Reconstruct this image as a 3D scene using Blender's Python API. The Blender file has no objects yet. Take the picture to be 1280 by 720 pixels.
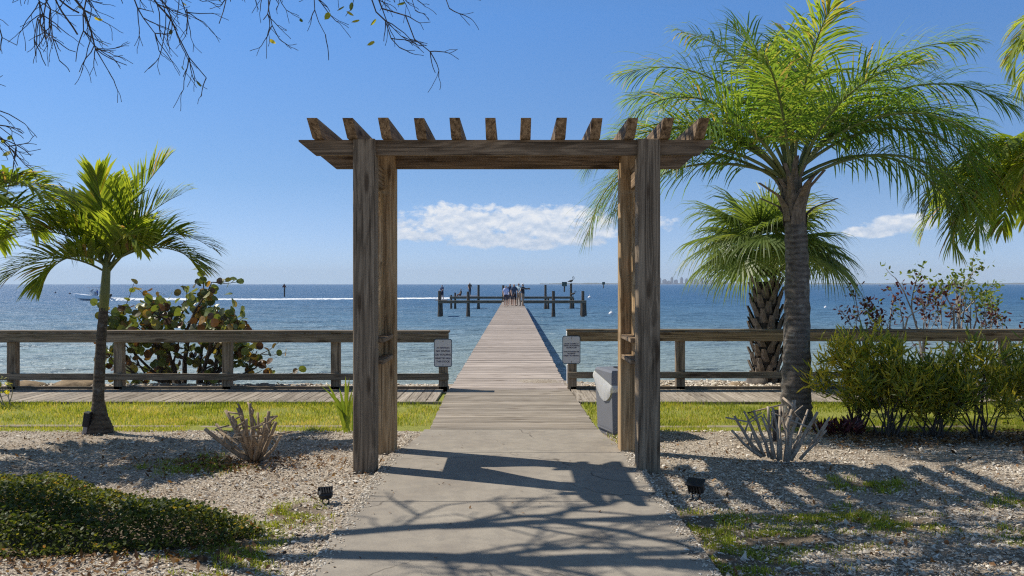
import bpy, math, random
import numpy as np
from mathutils import Vector, Matrix, noise as mnoise

SC = bpy.context.scene
COL = SC.collection
PI = math.pi
F = 1067.0; H = 1.7
def R(a): return math.radians(a)
def P(px, py, d): return Vector(((px-640)/F*d, d, H-(py-355)/F*d))      # photograph pixel + distance -> point in the place
def G(px, py):
    d = H*F/(py-355); return Vector(((px-640)/F*d, d, 0))
def V(*a): return Vector(a)
def rng(seed): return random.Random(seed)
def lerp(a, b, t): return a+(b-a)*t
def sstep(a, b, x):
    t = max(0., min(1., (x-a)/(b-a))); return t*t*(3-2*t)

# ------------------------------------------------------------------ mesh builder
class MB:
    def __init__(s): s.v=[]; s.f=[]; s.m=[]; s.t=[]; s.mi=0; s.tint=.5; s.smooth=[]; s.sm=False
    def vert(s, p, t=None): s.v.append((p[0],p[1],p[2])); s.t.append(s.tint if t is None else t); return len(s.v)-1
    def face(s, ids): s.f.append(tuple(ids)); s.m.append(s.mi); s.smooth.append(s.sm)
    def box(s, c, size, M=None, bev=0.0):
        x,y,z=[k/2 for k in size]; c=Vector(c)
        if bev<=0:
            pts=[(sx*x,sy*y,sz*z) for sz in(-1,1) for sy in(-1,1) for sx in(-1,1)]
            i=[s.vert(c+(M@Vector(p) if M else Vector(p))) for p in pts]
            for q in ((0,2,3,1),(4,5,7,6),(0,1,5,4),(2,6,7,3),(0,4,6,2),(1,3,7,5)): s.face([i[k] for k in q])
            return
        b=min(bev,x*.8,y*.8,z*.8); ids={}
        for sx in(-1,1):
            for sy in(-1,1):
                for sz in(-1,1):
                    for ax,p in enumerate(((sx*x,sy*(y-b),sz*(z-b)),(sx*(x-b),sy*y,sz*(z-b)),(sx*(x-b),sy*(y-b),sz*z))):
                        ids[(sx,sy,sz,ax)]=s.vert(c+(M@Vector(p) if M else Vector(p)))
        o=((-1,-1),(1,-1),(1,1),(-1,1))
        for sg in(-1,1):
            s._q([ids[(sg,a,b_,0)] for a,b_ in o],sg>0)
            s._q([ids[(b_,sg,a,1)] for a,b_ in o],sg>0)
            s._q([ids[(a,b_,sg,2)] for a,b_ in o],sg>0)
        for a in(-1,1):
            for b_ in(-1,1):
                s._q([ids[(a,b_,-1,0)],ids[(a,b_,1,0)],ids[(a,b_,1,1)],ids[(a,b_,-1,1)]],a*b_<0)
                s._q([ids[(a,-1,b_,0)],ids[(a,1,b_,0)],ids[(a,1,b_,2)],ids[(a,-1,b_,2)]],a*b_>0)
                s._q([ids[(-1,a,b_,1)],ids[(1,a,b_,1)],ids[(1,a,b_,2)],ids[(-1,a,b_,2)]],a*b_<0)
        for sx in(-1,1):
            for sy in(-1,1):
                for sz in(-1,1):
                    s._q([ids[(sx,sy,sz,k)] for k in range(3)],sx*sy*sz>0)
    def _q(s,l,fwd): s.face(l if fwd else l[::-1])
    def prism(s, poly, axis, a, b):                  # polygon in the two other axes, extruded along axis
        def mk(u,w,k):
            return {'x':(k,u,w),'y':(u,k,w),'z':(u,w,k)}[axis]
        A=[s.vert(mk(u,w,a)) for u,w in poly]; B=[s.vert(mk(u,w,b)) for u,w in poly]; n=len(poly)
        s.face(A[::-1]); s.face(B)
        for i in range(n): s.face((A[i],A[(i+1)%n],B[(i+1)%n],B[i]))
    def tube(s, pts, rad, n=6, cap=True, wob=0.0, rg=None, tints=None):
        pts=[Vector(p) for p in pts]; k=len(pts)
        if not hasattr(rad,'__len__'): rad=[rad]*k
        up=None; rings=[]
        for i,p in enumerate(pts):
            t=(pts[min(i+1,k-1)]-pts[max(i-1,0)])
            t=t.normalized() if t.length>1e-9 else Vector((0,0,1))
            if up is None:
                up=Vector((1,0,0)) if abs(t.x)<.8 else Vector((0,1,0))
            up=(up-t*up.dot(t)); up=up.normalized() if up.length>1e-6 else t.orthogonal().normalized()
            w=t.cross(up); ring=[]
            for j in range(n):
                a=2*PI*j/n; r=rad[i]
                if wob and rg: r*=1+rg.uniform(-wob,wob)
                ring.append(s.vert(p+(up*math.cos(a)+w*math.sin(a))*r, None if tints is None else tints[i]))
            rings.append(ring)
        for i in range(k-1):
            for j in range(n):
                s.face((rings[i][j],rings[i][(j+1)%n],rings[i+1][(j+1)%n],rings[i+1][j]))
        if cap:
            s.face(rings[0][::-1]); s.face(rings[-1])
    def strip(s, pts, wids, nrm, tint=None):          # flat ribbon (leaf, leaflet), pts along it, half-widths, side vectors
        l=[]; 
        for p,w,sd in zip(pts,wids,nrm):
            if w<=1e-5: l.append((s.vert(p,tint),))
            else: l.append((s.vert(p-sd*w,tint),s.vert(p+sd*w,tint)))
        for a,b in zip(l[:-1],l[1:]):
            if len(a)==2 and len(b)==2: s.face((a[0],a[1],b[1],b[0]))
            elif len(a)==2: s.face((a[0],a[1],b[0]))
            elif len(b)==2: s.face((a[0],b[1],b[0]))
    def add_np(s, verts, faces, tints):
        o=len(s.v); s.v.extend(map(tuple,verts)); s.t.extend(tints.tolist())
        fs=(faces+o).tolist(); s.f.extend(map(tuple,fs)); s.m.extend([s.mi]*len(fs)); s.smooth.extend([s.sm]*len(fs))

def root_loc(o):
    l=Vector((0,0,0))
    while o is not None: l=l+o.location; o=o.parent
    return l
def build(name, mb, mats, parent=None, label=None, local=False, origin=None, smooth=False):
    me=bpy.data.meshes.new(name); off=Vector((0,0,0))
    if parent is not None and not local: off=root_loc(parent)
    if origin is not None: off=Vector(origin)
    a=np.array(mb.v,dtype=np.float64)-np.array(off)
    me.from_pydata(a.tolist(),[],mb.f)
    if not isinstance(mats,(list,tuple)): mats=[mats]
    for m in mats: me.materials.append(m)
    me.polygons.foreach_set('material_index',np.array(mb.m,dtype=np.int32))
    me.polygons.foreach_set('use_smooth',np.array([True]*len(mb.f) if smooth else mb.smooth,dtype=bool))
    at=me.attributes.new('tint','FLOAT','POINT'); at.data.foreach_set('value',np.array(mb.t,dtype=np.float32))
    me.validate(); me.update()
    o=bpy.data.objects.new(name,me); COL.objects.link(o)
    if parent is not None: o.parent=parent
    if origin is not None: o.location=off
    if label: o['label']=label
    return o
def tag(o,label,cat,group=None,kind=None):
    o['label']=label; o['category']=cat
    if group: o['group']=group
    if kind: o['kind']=kind
    return o
def thing(name,label,cat,loc,group=None):
    o=bpy.data.objects.new(name,None); o.empty_display_size=.2; COL.objects.link(o); o.location=loc
    return tag(o,label,cat,group)
def struct(o,label=None,cat=None,kind='structure'):
    o['kind']=kind
    if label: o['label']=label
    if cat: o['category']=cat
    return o

# ------------------------------------------------------------------ materials
class NT:
    def __init__(s,name):
        s.m=bpy.data.materials.new(name); s.m.use_nodes=True; s.n=s.m.node_tree.nodes; s.l=s.m.node_tree.links
        s.b=s.n['Principled BSDF']; s.out=s.n['Material Output']
    def N(s,t,ins={},**kw):
        n=s.n.new(t)
        for k,v in kw.items(): setattr(n,k,v)
        for k,v in ins.items(): s.set(n.inputs[k],v)
        return n
    def set(s,i,v):
        if isinstance(v,bpy.types.NodeSocket): s.l.new(v,i)
        elif isinstance(v,bpy.types.Node): s.l.new(v.outputs[0],i)
        else: i.default_value=v
    def P(s,**kw):
        for k,v in kw.items(): s.set(s.b.inputs[k.replace('_',' ')],v)
    def ramp(s,fac,stops,interp='LINEAR'):
        r=s.N('ShaderNodeValToRGB',{'Fac':fac}); e=r.color_ramp.elements; r.color_ramp.interpolation=interp
        while len(e)<len(stops): e.new(.5)
        for k,(p,c) in enumerate(stops):
            e[k].position=p; e[k].color=(c[0],c[1],c[2],1) if len(c)==3 else c
        return r.outputs[0]
    def gray(s,fac,stops): return s.ramp(fac,[(p,(v,v,v)) for p,v in stops])
    def noise(s,vec,scale,detail=4,rough=.55,dist=0,out=0):
        return s.N('ShaderNodeTexNoise',{'Vector':vec,'Scale':scale,'Detail':detail,'Roughness':rough,'Distortion':dist}).outputs[out]
    def voro(s,vec,scale,feature='F1',rand=1.0):
        return s.N('ShaderNodeTexVoronoi',{'Vector':vec,'Scale':scale,'Randomness':rand},feature=feature)
    def mix(s,f,a,b,mode='MIX'):
        n=s.N('ShaderNodeMix',data_type='RGBA',blend_type=mode)
        s.set(n.inputs[0],f); s.set(n.inputs[6],a if not isinstance(a,tuple) else (*a,1)[:4]); s.set(n.inputs[7],b if not isinstance(b,tuple) else (*b,1)[:4])
        return n.outputs[2]
    def math(s,op,a,b=0.0,clamp=False):
        n=s.N('ShaderNodeMath',operation=op,use_clamp=clamp); s.set(n.inputs[0],a); s.set(n.inputs[1],b); return n.outputs[0]
    def bump(s,h,strength=.5,dist=.01,normal=None):
        n=s.N('ShaderNodeBump',{'Height':h,'Strength':strength,'Distance':dist})
        if normal is not None: s.set(n.inputs['Normal'],normal)
        return n.outputs[0]
    def obj(s): return s.N('ShaderNodeTexCoord').outputs['Object']
    def attr(s,name): return s.N('ShaderNodeAttribute',attribute_name=name).outputs['Fac']
    def mapv(s,vec,scale=(1,1,1),loc=(0,0,0),rot=(0,0,0)):
        return s.N('ShaderNodeMapping',{'Vector':vec,'Scale':scale,'Location':loc,'Rotation':rot}).outputs[0]
    def rnd(s):
        return s.N('ShaderNodeObjectInfo').outputs['Random']
    def shifted(s,vec,k=17.):
        r=s.rnd(); c=s.N('ShaderNodeCombineXYZ',{'X':s.math('MULTIPLY',r,k),'Y':s.math('MULTIPLY',r,k*2.3),'Z':s.math('MULTIPLY',r,k*1.7)})
        return s.N('ShaderNodeVectorMath',{0:vec,1:c.outputs[0]},operation='ADD').outputs[0]

def wood(name, axis, dark, mid, light, tintamt=.25, green=0.0, gs=1.0):
    t=NT(name); vec=t.shifted(t.obj())
    along,cross=1.1*gs,26*gs
    sc={'x':(along,cross,cross),'y':(cross,along,cross),'z':(cross,cross,along)}[axis]
    v=t.mapv(vec,sc)
    g1=t.noise(v,1.0,6,.62,.6)
    sc2={'x':(.5,7,7),'y':(7,.5,7),'z':(7,7,.5)}[axis]
    g2=t.noise(t.mapv(vec,sc2),1.0,3,.5,1.6)
    # cathedral-like bands
    band=t.N('ShaderNodeMath',operation='SINE'); t.set(band.inputs[0],t.math('MULTIPLY',g2,38.0))
    g=t.math('ADD',t.math('MULTIPLY',g1,.75),t.math('MULTIPLY',band.outputs[0],.07))
    c=t.ramp(g,[(.22,dark),(.42,mid),(.62,light)])
    big=t.noise(vec,1.3,3,.5)
    c=t.mix(t.gray(big,[(.4,0),(.7,.45)]),c,t.mix(.5,c,tuple(k*.55 for k in dark)))
    tv=t.attr('tint')
    c=t.mix(1.0,c,t.gray(tv,[(0,1-tintamt),(1,1+tintamt)]),'MULTIPLY')
    # cracks and knots
    cr=t.noise(t.mapv(vec,{'x':(.7,60,60),'y':(60,.7,60),'z':(60,60,.7)}[axis]),1.0,2,.5)
    crm=t.gray(cr,[(.615,0),(.68,1)])
    kv=t.voro(t.mapv(vec,{'x':(1.6,7,7),'y':(7,1.6,7),'z':(7,7,1.6)}[axis]),1.0).outputs['Distance']
    km=t.gray(kv,[(.10,1),(.20,0)])
    c=t.mix(t.math('MULTIPLY',crm,.6),c,(dark[0]*.25,dark[1]*.24,dark[2]*.22))
    c=t.mix(t.math('MULTIPLY',km,.75),c,(dark[0]*.4,dark[1]*.32,dark[2]*.25))
    if green: c=t.mix(t.gray(t.noise(vec,2.2,4,.6),[(.52,0),(.7,green)]),c,(.07,.085,.05))
    hgt=t.math('SUBTRACT',g,t.math('MULTIPLY',crm,.5))
    t.P(Base_Color=c,Roughness=.85,Normal=t.bump(hgt,.5,.006))
    t.b.inputs['Specular IOR Level'].default_value=.25
    return t.m
def leafmat(name, stops, trans=.35, rough=.45, spec=.35):
    t=NT(name); a=t.attr('tint')
    c=t.ramp(a,stops)
    t.P(Base_Color=c,Roughness=rough); t.b.inputs['Specular IOR Level'].default_value=spec
    tr=t.N('ShaderNodeBsdfTranslucent',{'Color':t.mix(1.0,c,(1.9,1.75,.7),'MULTIPLY')})
    mx=t.N('ShaderNodeMixShader',{0:trans,1:t.b.outputs[0],2:tr.outputs[0]})
    t.l.new(mx.outputs[0],t.out.inputs[0]); return t.m
def plain(name,c,rough=.6,metal=0,spec=.4,var=.15,scale=8,bump=.0):
    t=NT(name); v=t.obj(); n=t.noise(v,scale,4,.6)
    col=t.mix(n,tuple(k*(1-var) for k in c),tuple(min(1,k*(1+var)) for k in c))
    t.P(Base_Color=col,Roughness=rough,Metallic=metal); t.b.inputs['Specular IOR Level'].default_value=spec
    if bump: t.P(Normal=t.bump(t.noise(v,scale*5,3,.6),.5,bump))
    return t.m
def barkmat(name,dark,light,ringscale=0,vert=(1,1,1),scale=14,bump=.02,lichen=0):
    t=NT(name); v=t.shifted(t.obj(),5)
    n=t.noise(t.mapv(v,vert),scale,6,.65,.3)
    h=n
    if ringscale:
        sp=t.N('ShaderNodeSeparateXYZ',{0:v}).outputs[2]
        w=t.math('SINE',t.math('ADD',t.math('MULTIPLY',sp,ringscale),t.math('MULTIPLY',t.noise(v,3,3,.5),7.0)))
        h=t.math('ADD',t.math('MULTIPLY',n,.9),t.math('MULTIPLY',w,.055))
    c=t.ramp(h,[(.25,dark),(.62,light)])
    if lichen: c=t.mix(t.gray(t.noise(v,6,5,.65),[(.56,0),(.66,lichen)]),c,(.34,.35,.32))
    t.P(Base_Color=c,Roughness=.9,Normal=t.bump(h,.7,bump)); t.b.inputs['Specular IOR Level'].default_value=.2
    return t.m

WD=((.100,.068,.040),(.265,.186,.115),(.44,.325,.205))       # arbour timber: warm weathered brown
Wx=wood('arbour_wood_x','x',*WD); Wy=wood('arbour_wood_y','y',*WD)
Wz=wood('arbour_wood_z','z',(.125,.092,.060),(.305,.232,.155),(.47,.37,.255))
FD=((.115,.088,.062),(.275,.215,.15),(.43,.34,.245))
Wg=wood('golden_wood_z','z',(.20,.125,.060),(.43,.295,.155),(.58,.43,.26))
Fg=wood('golden_rail_x','x',(.15,.10,.055),(.36,.25,.14),(.52,.39,.24),green=.15)
Fx=wood('rail_wood_x','x',*FD,green=.35); Fz=wood('rail_wood_z','z',*FD,green=.5)
DK=((.20,.165,.125),(.35,.30,.24),(.475,.415,.345))
Dx=wood('deck_wood_x','x',*DK,tintamt=.22); Dy=wood('deck_wood_y','y',*DK,tintamt=.2)
PierW=wood('pier_wood_x','x',(.29,.24,.20),(.46,.39,.335),(.57,.495,.43),tintamt=.2)
PileM=barkmat('piling_wood',(.032,.027,.022),(.13,.108,.085),vert=(6,6,1),scale=3,bump=.01)
WhiteM=plain('plain_white',(.78,.78,.76),.5,var=.06)

# concrete path
def concrete():
    t=NT('concrete'); v=t.obj()
    n1=t.noise(v,1.1,5,.6); n2=t.noise(v,9,6,.7); n3=t.noise(v,120,3,.6)
    c=t.ramp(n1,[(.3,(.29,.25,.20)),(.7,(.41,.365,.295))])
    c=t.mix(t.gray(n2,[(.35,.5),(.6,0)]),c,(.21,.19,.165))
    c=t.mix(t.gray(n3,[(.40,.35),(.55,0)]),c,(.17,.155,.14))
    st=t.voro(t.mapv(v,(1.1,.8,1)),1.3).outputs['Distance']
    c=t.mix(t.gray(t.math('ADD',st,t.math('MULTIPLY',n2,.35)),[(.28,.42),(.42,0)]),c,(.20,.17,.14))
    cv=t.noise(v,.9,4,.6,out=1)
    wv=t.N('ShaderNodeVectorMath',{0:v,1:t.N('ShaderNodeVectorMath',{0:cv,1:(.9,.9,.9)},operation='MULTIPLY').outputs[0]},operation='ADD').outputs[0]
    ck=t.voro(wv,.55,'DISTANCE_TO_EDGE').outputs['Distance']; ckm=t.gray(ck,[(.0015,.75),(.006,0)]); ckm=t.math('MULTIPLY',ckm,t.gray(t.noise(v,.8,2,.5),[(.5,0),(.56,1)]))
    c=t.mix(ckm,c,(.06,.05,.04))
    sx_=t.N('ShaderNodeSeparateXYZ',{0:v}).outputs[0]; ed=t.math('ADD',t.math('ABSOLUTE',sx_,0),t.math('MULTIPLY',n2,.30)); c=t.mix(t.gray(ed,[(1.20,0),(1.36,.55)]),c,(.15,.125,.09))
    t.P(Base_Color=c,Roughness=.9,Normal=t.bump(t.math('ADD',t.math('MULTIPLY',n3,.6),n2),.45,.004)); t.b.inputs['Specular IOR Level'].default_value=.25
    return t.m
Conc=concrete()
def groundmat():
    t=NT('shell_gravel'); v=t.obj()
    vo=t.voro(v,58); cell=t.N('ShaderNodeSeparateColor',{0:vo.outputs['Color']}).outputs[0]
    vo2=t.voro(v,130); cell2=t.N('ShaderNodeSeparateColor',{0:vo2.outputs['Color']}).outputs[1]
    shell=t.ramp(cell,[(0,(.22,.16,.105)),(.25,(.42,.34,.25)),(.55,(.60,.52,.41)),(.85,(.72,.645,.54)),(1,(.80,.75,.67))])
    fine=t.ramp(cell2,[(0,(.18,.14,.10)),(.5,(.40,.345,.275)),(1,(.62,.56,.48))])
    c=t.mix(.45,shell,fine)
    c=t.mix(t.gray(vo.outputs['Distance'],[(.35,0),(.75,.6)]),c,(.13,.10,.075))
    big=t.noise(v,.9,5,.62)
    c=t.mix(t.gray(t.math('ADD',t.math('MULTIPLY',big,.8),t.math('MULTIPLY',t.noise(v,14,4,.7),.2)),[(.48,0),(.64,.6)]),c,(.24,.185,.13))
    soil=t.attr('soil'); sn=t.math('ADD',soil,t.math('MULTIPLY',t.math('SUBTRACT',t.noise(v,7,6,.7),.5),.9))
    dirt=t.ramp(t.noise(v,30,5,.7),[(.3,(.075,.055,.036)),(.7,(.21,.165,.11))])
    c=t.mix(t.gray(sn,[(.35,0),(.75,.85)]),c,dirt)
    lawn=t.math('ADD',t.attr('lawn'),t.math('MULTIPLY',t.math('SUBTRACT',t.noise(v,5,6,.7),.5),.5))
    gr=t.ramp(t.noise(v,24,5,.7),[(.3,(.16,.18,.035)),(.6,(.30,.31,.07)),(.8,(.46,.38,.18))])
    c=t.mix(t.gray(lawn,[(.45,0),(.6,1)]),c,gr)
    hgt=t.math('ADD',t.math('MULTIPLY',vo.outputs['Distance'],-.7),t.math('MULTIPLY',vo2.outputs['Distance'],-.4))
    t.P(Base_Color=c,Roughness=.95,Normal=t.bump(hgt,.8,.012)); t.b.inputs['Specular IOR Level'].default_value=.15
    return t.m
GroundM=groundmat()
KerbM=plain('kerb_concrete',(.30,.25,.175),.9,var=.45,scale=5)
def chipmat():
    t=NT('shell_chips'); a=t.attr('tint')
    c=t.ramp(a,[(0,(.12,.08,.05)),(.2,(.30,.22,.15)),(.45,(.55,.47,.36)),(.8,(.71,.64,.53)),(1,(.84,.80,.72))])
    t.P(Base_Color=c,Roughness=.8); t.b.inputs['Specular IOR Level'].default_value=.25; return t.m
ChipM=chipmat()
GrassM=leafmat('grass_blade',[(0,(.11,.15,.018)),(.4,(.25,.31,.04)),(.75,(.42,.42,.085)),(1,(.58,.47,.23))],.42,.6,.2)
def watermat():
    t=NT('sea_water'); v=t.obj()
    sp=t.N('ShaderNodeSeparateXYZ',{0:v}); y=sp.outputs[1]
    near=t.noise(t.mapv(v,(.020,.07,1)),1.0,4,.55)
    dist=t.math('ADD',y,t.math('MULTIPLY',t.math('SUBTRACT',near,.5),28.))
    # the bottom is sandy and shallow near the shore, deep further out
    c=t.ramp(t.math('DIVIDE',dist,200.),[(.10,(.26,.32,.30)),(.20,(.20,.285,.315)),(.34,(.085,.185,.285)),(.65,(.046,.140,.265)),(1,(.034,.122,.255))])
    w1=t.noise(t.mapv(v,(.55,1.5,1)),1.0,5,.6,.4)
    w2=t.noise(t.mapv(v,(.10,.32,1)),1.0,4,.6,.3)
    w3=t.noise(t.mapv(v,(2.4,5.0,1)),1.0,3,.6)
    w4=t.noise(t.mapv(v,(.035,.115,1)),1.0,3,.55,.3)
    h=t.math('ADD',t.math('ADD',t.math('ADD',t.math('MULTIPLY',w4,3.2),t.math('MULTIPLY',w1,.55)),t.math('MULTIPLY',w2,1.3)),t.math('MULTIPLY',w3,.10))
    nb=t.bump(h,1.0,1.3)
    fr=t.N('ShaderNodeFresnel',{'IOR':1.333,'Normal':nb}).outputs[0]; fr=t.math('MULTIPLY',t.math('MINIMUM',fr,.85),.62)
    df=t.N('ShaderNodeBsdfDiffuse',{'Color':c,'Normal':nb}); gl=t.N('ShaderNodeBsdfGlossy',{'Color':(1,1,1,1),'Roughness':.34,'Normal':nb})
    mx=t.N('ShaderNodeMixShader',{0:fr,1:df.outputs[0],2:gl.outputs[0]}); t.l.new(mx.outputs[0],t.out.inputs[0])
    return t.m
WaterM=watermat()
FoamM=plain('foam',(.80,.84,.87),.8,var=.06,scale=2)
PalmM=leafmat('palm_leaf',[(0,(.050,.110,.026)),(.45,(.130,.235,.050)),(.8,(.24,.325,.070)),(.93,(.40,.36,.12)),(1,(.35,.26,.15))],.53,.42,.45)
PalmY=leafmat('palm_leaf_yellow',[(0,(.060,.105,.016)),(.45,(.165,.235,.034)),(.8,(.31,.36,.055)),(.93,(.48,.38,.10)),(1,(.34,.22,.10))],.55,.42,.45)
SabalM=leafmat('fan_leaf',[(0,(.050,.085,.024)),(.45,(.135,.195,.055)),(.8,(.25,.295,.09)),(.93,(.42,.36,.15)),(1,(.36,.27,.15))],.50,.42,.45)
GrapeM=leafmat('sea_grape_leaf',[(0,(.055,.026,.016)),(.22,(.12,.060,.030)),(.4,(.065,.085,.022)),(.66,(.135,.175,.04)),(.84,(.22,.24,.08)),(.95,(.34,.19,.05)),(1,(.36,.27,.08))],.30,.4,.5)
WoodyM=leafmat('dark_red_leaf',[(0,(.060,.016,.020)),(.4,(.11,.030,.034)),(.55,(.07,.05,.025)),(.65,(.10,.15,.03)),(1,(.20,.25,.05))],.42,.45,.4)
CrotonM=leafmat('narrow_leaf',[(0,(.035,.066,.016)),(.45,(.120,.170,.030)),(.72,(.26,.28,.042)),(.9,(.48,.42,.06)),(1,(.60,.50,.07))],.48,.38,.5)
RedM=leafmat('red_leaf',[(0,(.030,.012,.014)),(.6,(.10,.022,.030)),(1,(.22,.08,.08))],.3,.4,.5)
HedgeM=leafmat('hedge_leaf',[(0,(.024,.036,.012)),(.45,(.075,.105,.022)),(.72,(.19,.20,.036)),(.9,(.31,.24,.055)),(1,(.30,.15,.07))],.35,.5,.25)
DryM=leafmat('dry_leaf',[(0,(.07,.035,.018)),(.6,(.20,.105,.045)),(1,(.33,.20,.09))],.2,.7,.2)
PalmBark=barkmat('palm_bark',(.058,.048,.040),(.225,.195,.165),ringscale=95,vert=(1,1,2.5),scale=10,bump=.018,lichen=.5)
ThinBark=barkmat('thin_palm_bark',(.045,.034,.025),(.155,.125,.09),ringscale=120,vert=(1,1,2),scale=12,bump=.01,lichen=.35)
Crown=plain('crownshaft',(.16,.18,.06),.45,var=.35,scale=6)
BootM=barkmat('leaf_base',(.060,.046,.034),(.27,.215,.16),vert=(3,3,1),scale=9,bump=.012)
BarkM=barkmat('branch_bark',(.030,.024,.020),(.105,.085,.068),vert=(3,3,1),scale=16,bump=.008)
PaleBark=barkmat('pale_bark',(.16,.14,.12),(.42,.38,.34),vert=(3,3,1),scale=12,bump=.006)
StubTan=barkmat('cut_stem',(.15,.11,.07),(.42,.32,.215),vert=(2,2,1),scale=14,bump=.008)
StubGrey=barkmat('dead_stem',(.19,.15,.11),(.52,.43,.33),vert=(4,4,1),scale=9,bump=.010)
RockM=barkmat('tan_rock',(.10,.075,.05),(.36,.27,.17),scale=5,bump=.03)
RockG=barkmat('grey_rock',(.06,.055,.05),(.24,.21,.18),scale=5,bump=.03)
Black=plain('black_metal',(.018,.018,.020),.5,var=.2)
BinM=plain('grey_plastic',(.17,.175,.19),.55,var=.08,scale=4,bump=.0006)
BagM=leafmat('white_bag',[(0,(.66,.67,.69)),(1,(.74,.74,.75))],.3,.4,.5)
SignM=plain('sign_face',(.62,.60,.60),.45,var=.05,scale=5)
SignInk=plain('sign_ink',(.055,.05,.09),.6)
SignRim=plain('sign_rim',(.05,.09,.14),.5)
Skin=plain('skin',(.44,.27,.19),.6); Hair=plain('hair',(.03,.022,.018),.6)

# ------------------------------------------------------------------ camera, light, sky
cam=bpy.data.cameras.new('camera'); co=bpy.data.objects.new('camera',cam); COL.objects.link(co)
co.location=(0,0,H); co.rotation_euler=(R(90),0,0); cam.lens=30.0; cam.sensor_width=36; cam.shift_y=-5/1280
cam.clip_start=.1; cam.clip_end=60000; SC.camera=co
AZ=R(22.5); EL=R(50)
SUN=Vector((-math.cos(AZ)*math.cos(EL), math.sin(AZ)*math.cos(EL), math.sin(EL)))
ld=bpy.data.lights.new('sun','SUN'); ld.energy=4.8; ld.angle=R(.55); ld.color=(1,.93,.82)
lo=bpy.data.objects.new('sun',ld); COL.objects.link(lo); lo.location=SUN*60
lo.rotation_euler=(-SUN).to_track_quat('-Z','Y').to_euler()
w=bpy.data.worlds.new('World'); SC.world=w; w.use_nodes=True
class WT(NT):
    def __init__(s): s.n=w.node_tree.nodes; s.l=w.node_tree.links
t=WT(); bg=t.n['Background']; bg.inputs['Strength'].default_value=.145
sky=t.N('ShaderNodeTexSky',sky_type='NISHITA',sun_disc=False,sun_elevation=EL,sun_rotation=math.atan2(SUN.x,SUN.y),altitude=10,air_density=1.0,dust_density=0.0,ozone_density=5.0)
d=t.N('ShaderNodeTexCoord').outputs['Generated']; sp=t.N('ShaderNodeSeparateXYZ',{0:d})
lum=t.N('ShaderNodeRGBToBW',{0:sky.outputs[0]}).outputs[0]; zz=t.math('MAXIMUM',sp.outputs[2],0.0)
hue=t.ramp(zz,[(0,(.44,.61,.80)),(.02,(.435,.61,.82)),(.06,(.375,.595,.93)),(.117,(.305,.585,1.05)),(.30,(.27,.71,1.68)),(.55,(.40,.75,1.42)),(.9,(.54,.80,1.22))])
sk=t.mix(1.0,hue,lum,'MULTIPLY')
az=t.math('ARCTAN2',sp.outputs[0],sp.outputs[1]); el=t.math('ARCSINE',sp.outputs[2])
uv=t.N('ShaderNodeCombineXYZ',{'X':az,'Y':el}).outputs[0]
def cell(c0,e0,ra,re):
    a=t.math('DIVIDE',t.math('SUBTRACT',az,R(c0)),R(ra)); b=t.math('DIVIDE',t.math('SUBTRACT',el,R(e0)),R(re))
    return t.math('SUBTRACT',1.0,t.math('ADD',t.math('MULTIPLY',a,a),t.math('MULTIPLY',b,b)))
env=cell(-3.6,4.1,5.0,1.35)
for a in ((1.9,4.05,4.6,1.3),(4.2,3.6,3.6,1.2),(-1.5,3.0,3.2,.75),(9.2,4.0,2.4,.6),(24.6,3.7,2.2,.62),(22.6,3.2,1.6,.4),(29,3.2,1.5,.35),(-6.5,3.2,2.6,.5),(.6,2.75,2.6,.55),(4.8,2.9,2.0,.5)):
    env=t.math('MAXIMUM',env,cell(*a))
def fb(off,sc,det): return t.noise(t.mapv(uv,(1,1.7,1),loc=(0,off,0)),sc,det,.63,.15)
n1=fb(0,32,10); n1b=fb(-.009,32,6); big=fb(3,11,3)
den=t.math('ADD',t.math('MULTIPLY',env,.75),t.math('ADD',t.math('MULTIPLY',t.math('SUBTRACT',n1,.5),2.4),t.math('MULTIPLY',t.math('SUBTRACT',big,.5),1.2)))
alpha=t.gray(den,[(.06,0),(.44,.96)])
lit=t.math('ADD',t.math('MULTIPLY',t.math('SUBTRACT',n1b,n1),-2.6),t.math('ADD',.48,t.math('MULTIPLY',t.math('SUBTRACT',el,R(3.8)),9.0)),clamp=False)
cc=t.ramp(lit,[(.12,(3.5,4.15,5.1)),(.5,(4.7,5.1,5.7)),(.85,(6.0,6.05,6.1))])
fin=t.mix(t.math('MULTIPLY',alpha,.93),sk,cc)
t.l.new(fin,bg.inputs['Color'])
vs=SC.view_settings; vs.view_transform='Standard'; vs.look='None'; vs.exposure=.10; vs.gamma=1; vs.use_curve_mapping=False
SC.render.film_transparent=False
try:
    SC.cycles.max_bounces=8; SC.cycles.transparent_max_bounces=8; SC.cycles.use_denoising=False; SC.cycles.filter_width=1.2; SC.cycles.sample_clamp_direct=5.0; SC.cycles.sample_clamp_indirect=4.0; SC.cycles.volume_bounces=0
except Exception: pass

# ------------------------------------------------------------------ ground, lawn, path, boardwalk, water
PATCH=[(1.35,6.05,.55,.35),(1.75,5.65,.75,.33),(2.75,6.05,.5,.3),(2.2,6.2,.5,.25),(1.3,5.2,.5,.4),(-1.75,5.4,.45,.7),(-1.6,6.3,.3,.4),(3.7,5.6,.6,.35),(4.3,6.6,.7,.3),(-2.9,8.0,.5,.5),(3.0,7.2,.4,.3)]
HEDGE=[(-6.2,7.25),(-4.6,7.15),(-3.4,6.75),(-2.6,6.35),(-2.0,6.0),(-1.75,5.75),(-1.95,5.5),(-2.5,5.35),(-3.4,5.2),(-4.8,5.1),(-6.2,5.1)]
def inpoly(x,y,poly):
    c=np.zeros(len(x),bool); n=len(poly)
    for i in range(n):
        x1,y1=poly[i]; x2,y2=poly[(i+1)%n]
        m=((y1>y)!=(y2>y))&(x<(x2-x1)*(y-y1)/(y2-y1+1e-12)+x1); c^=m
    return c
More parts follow.
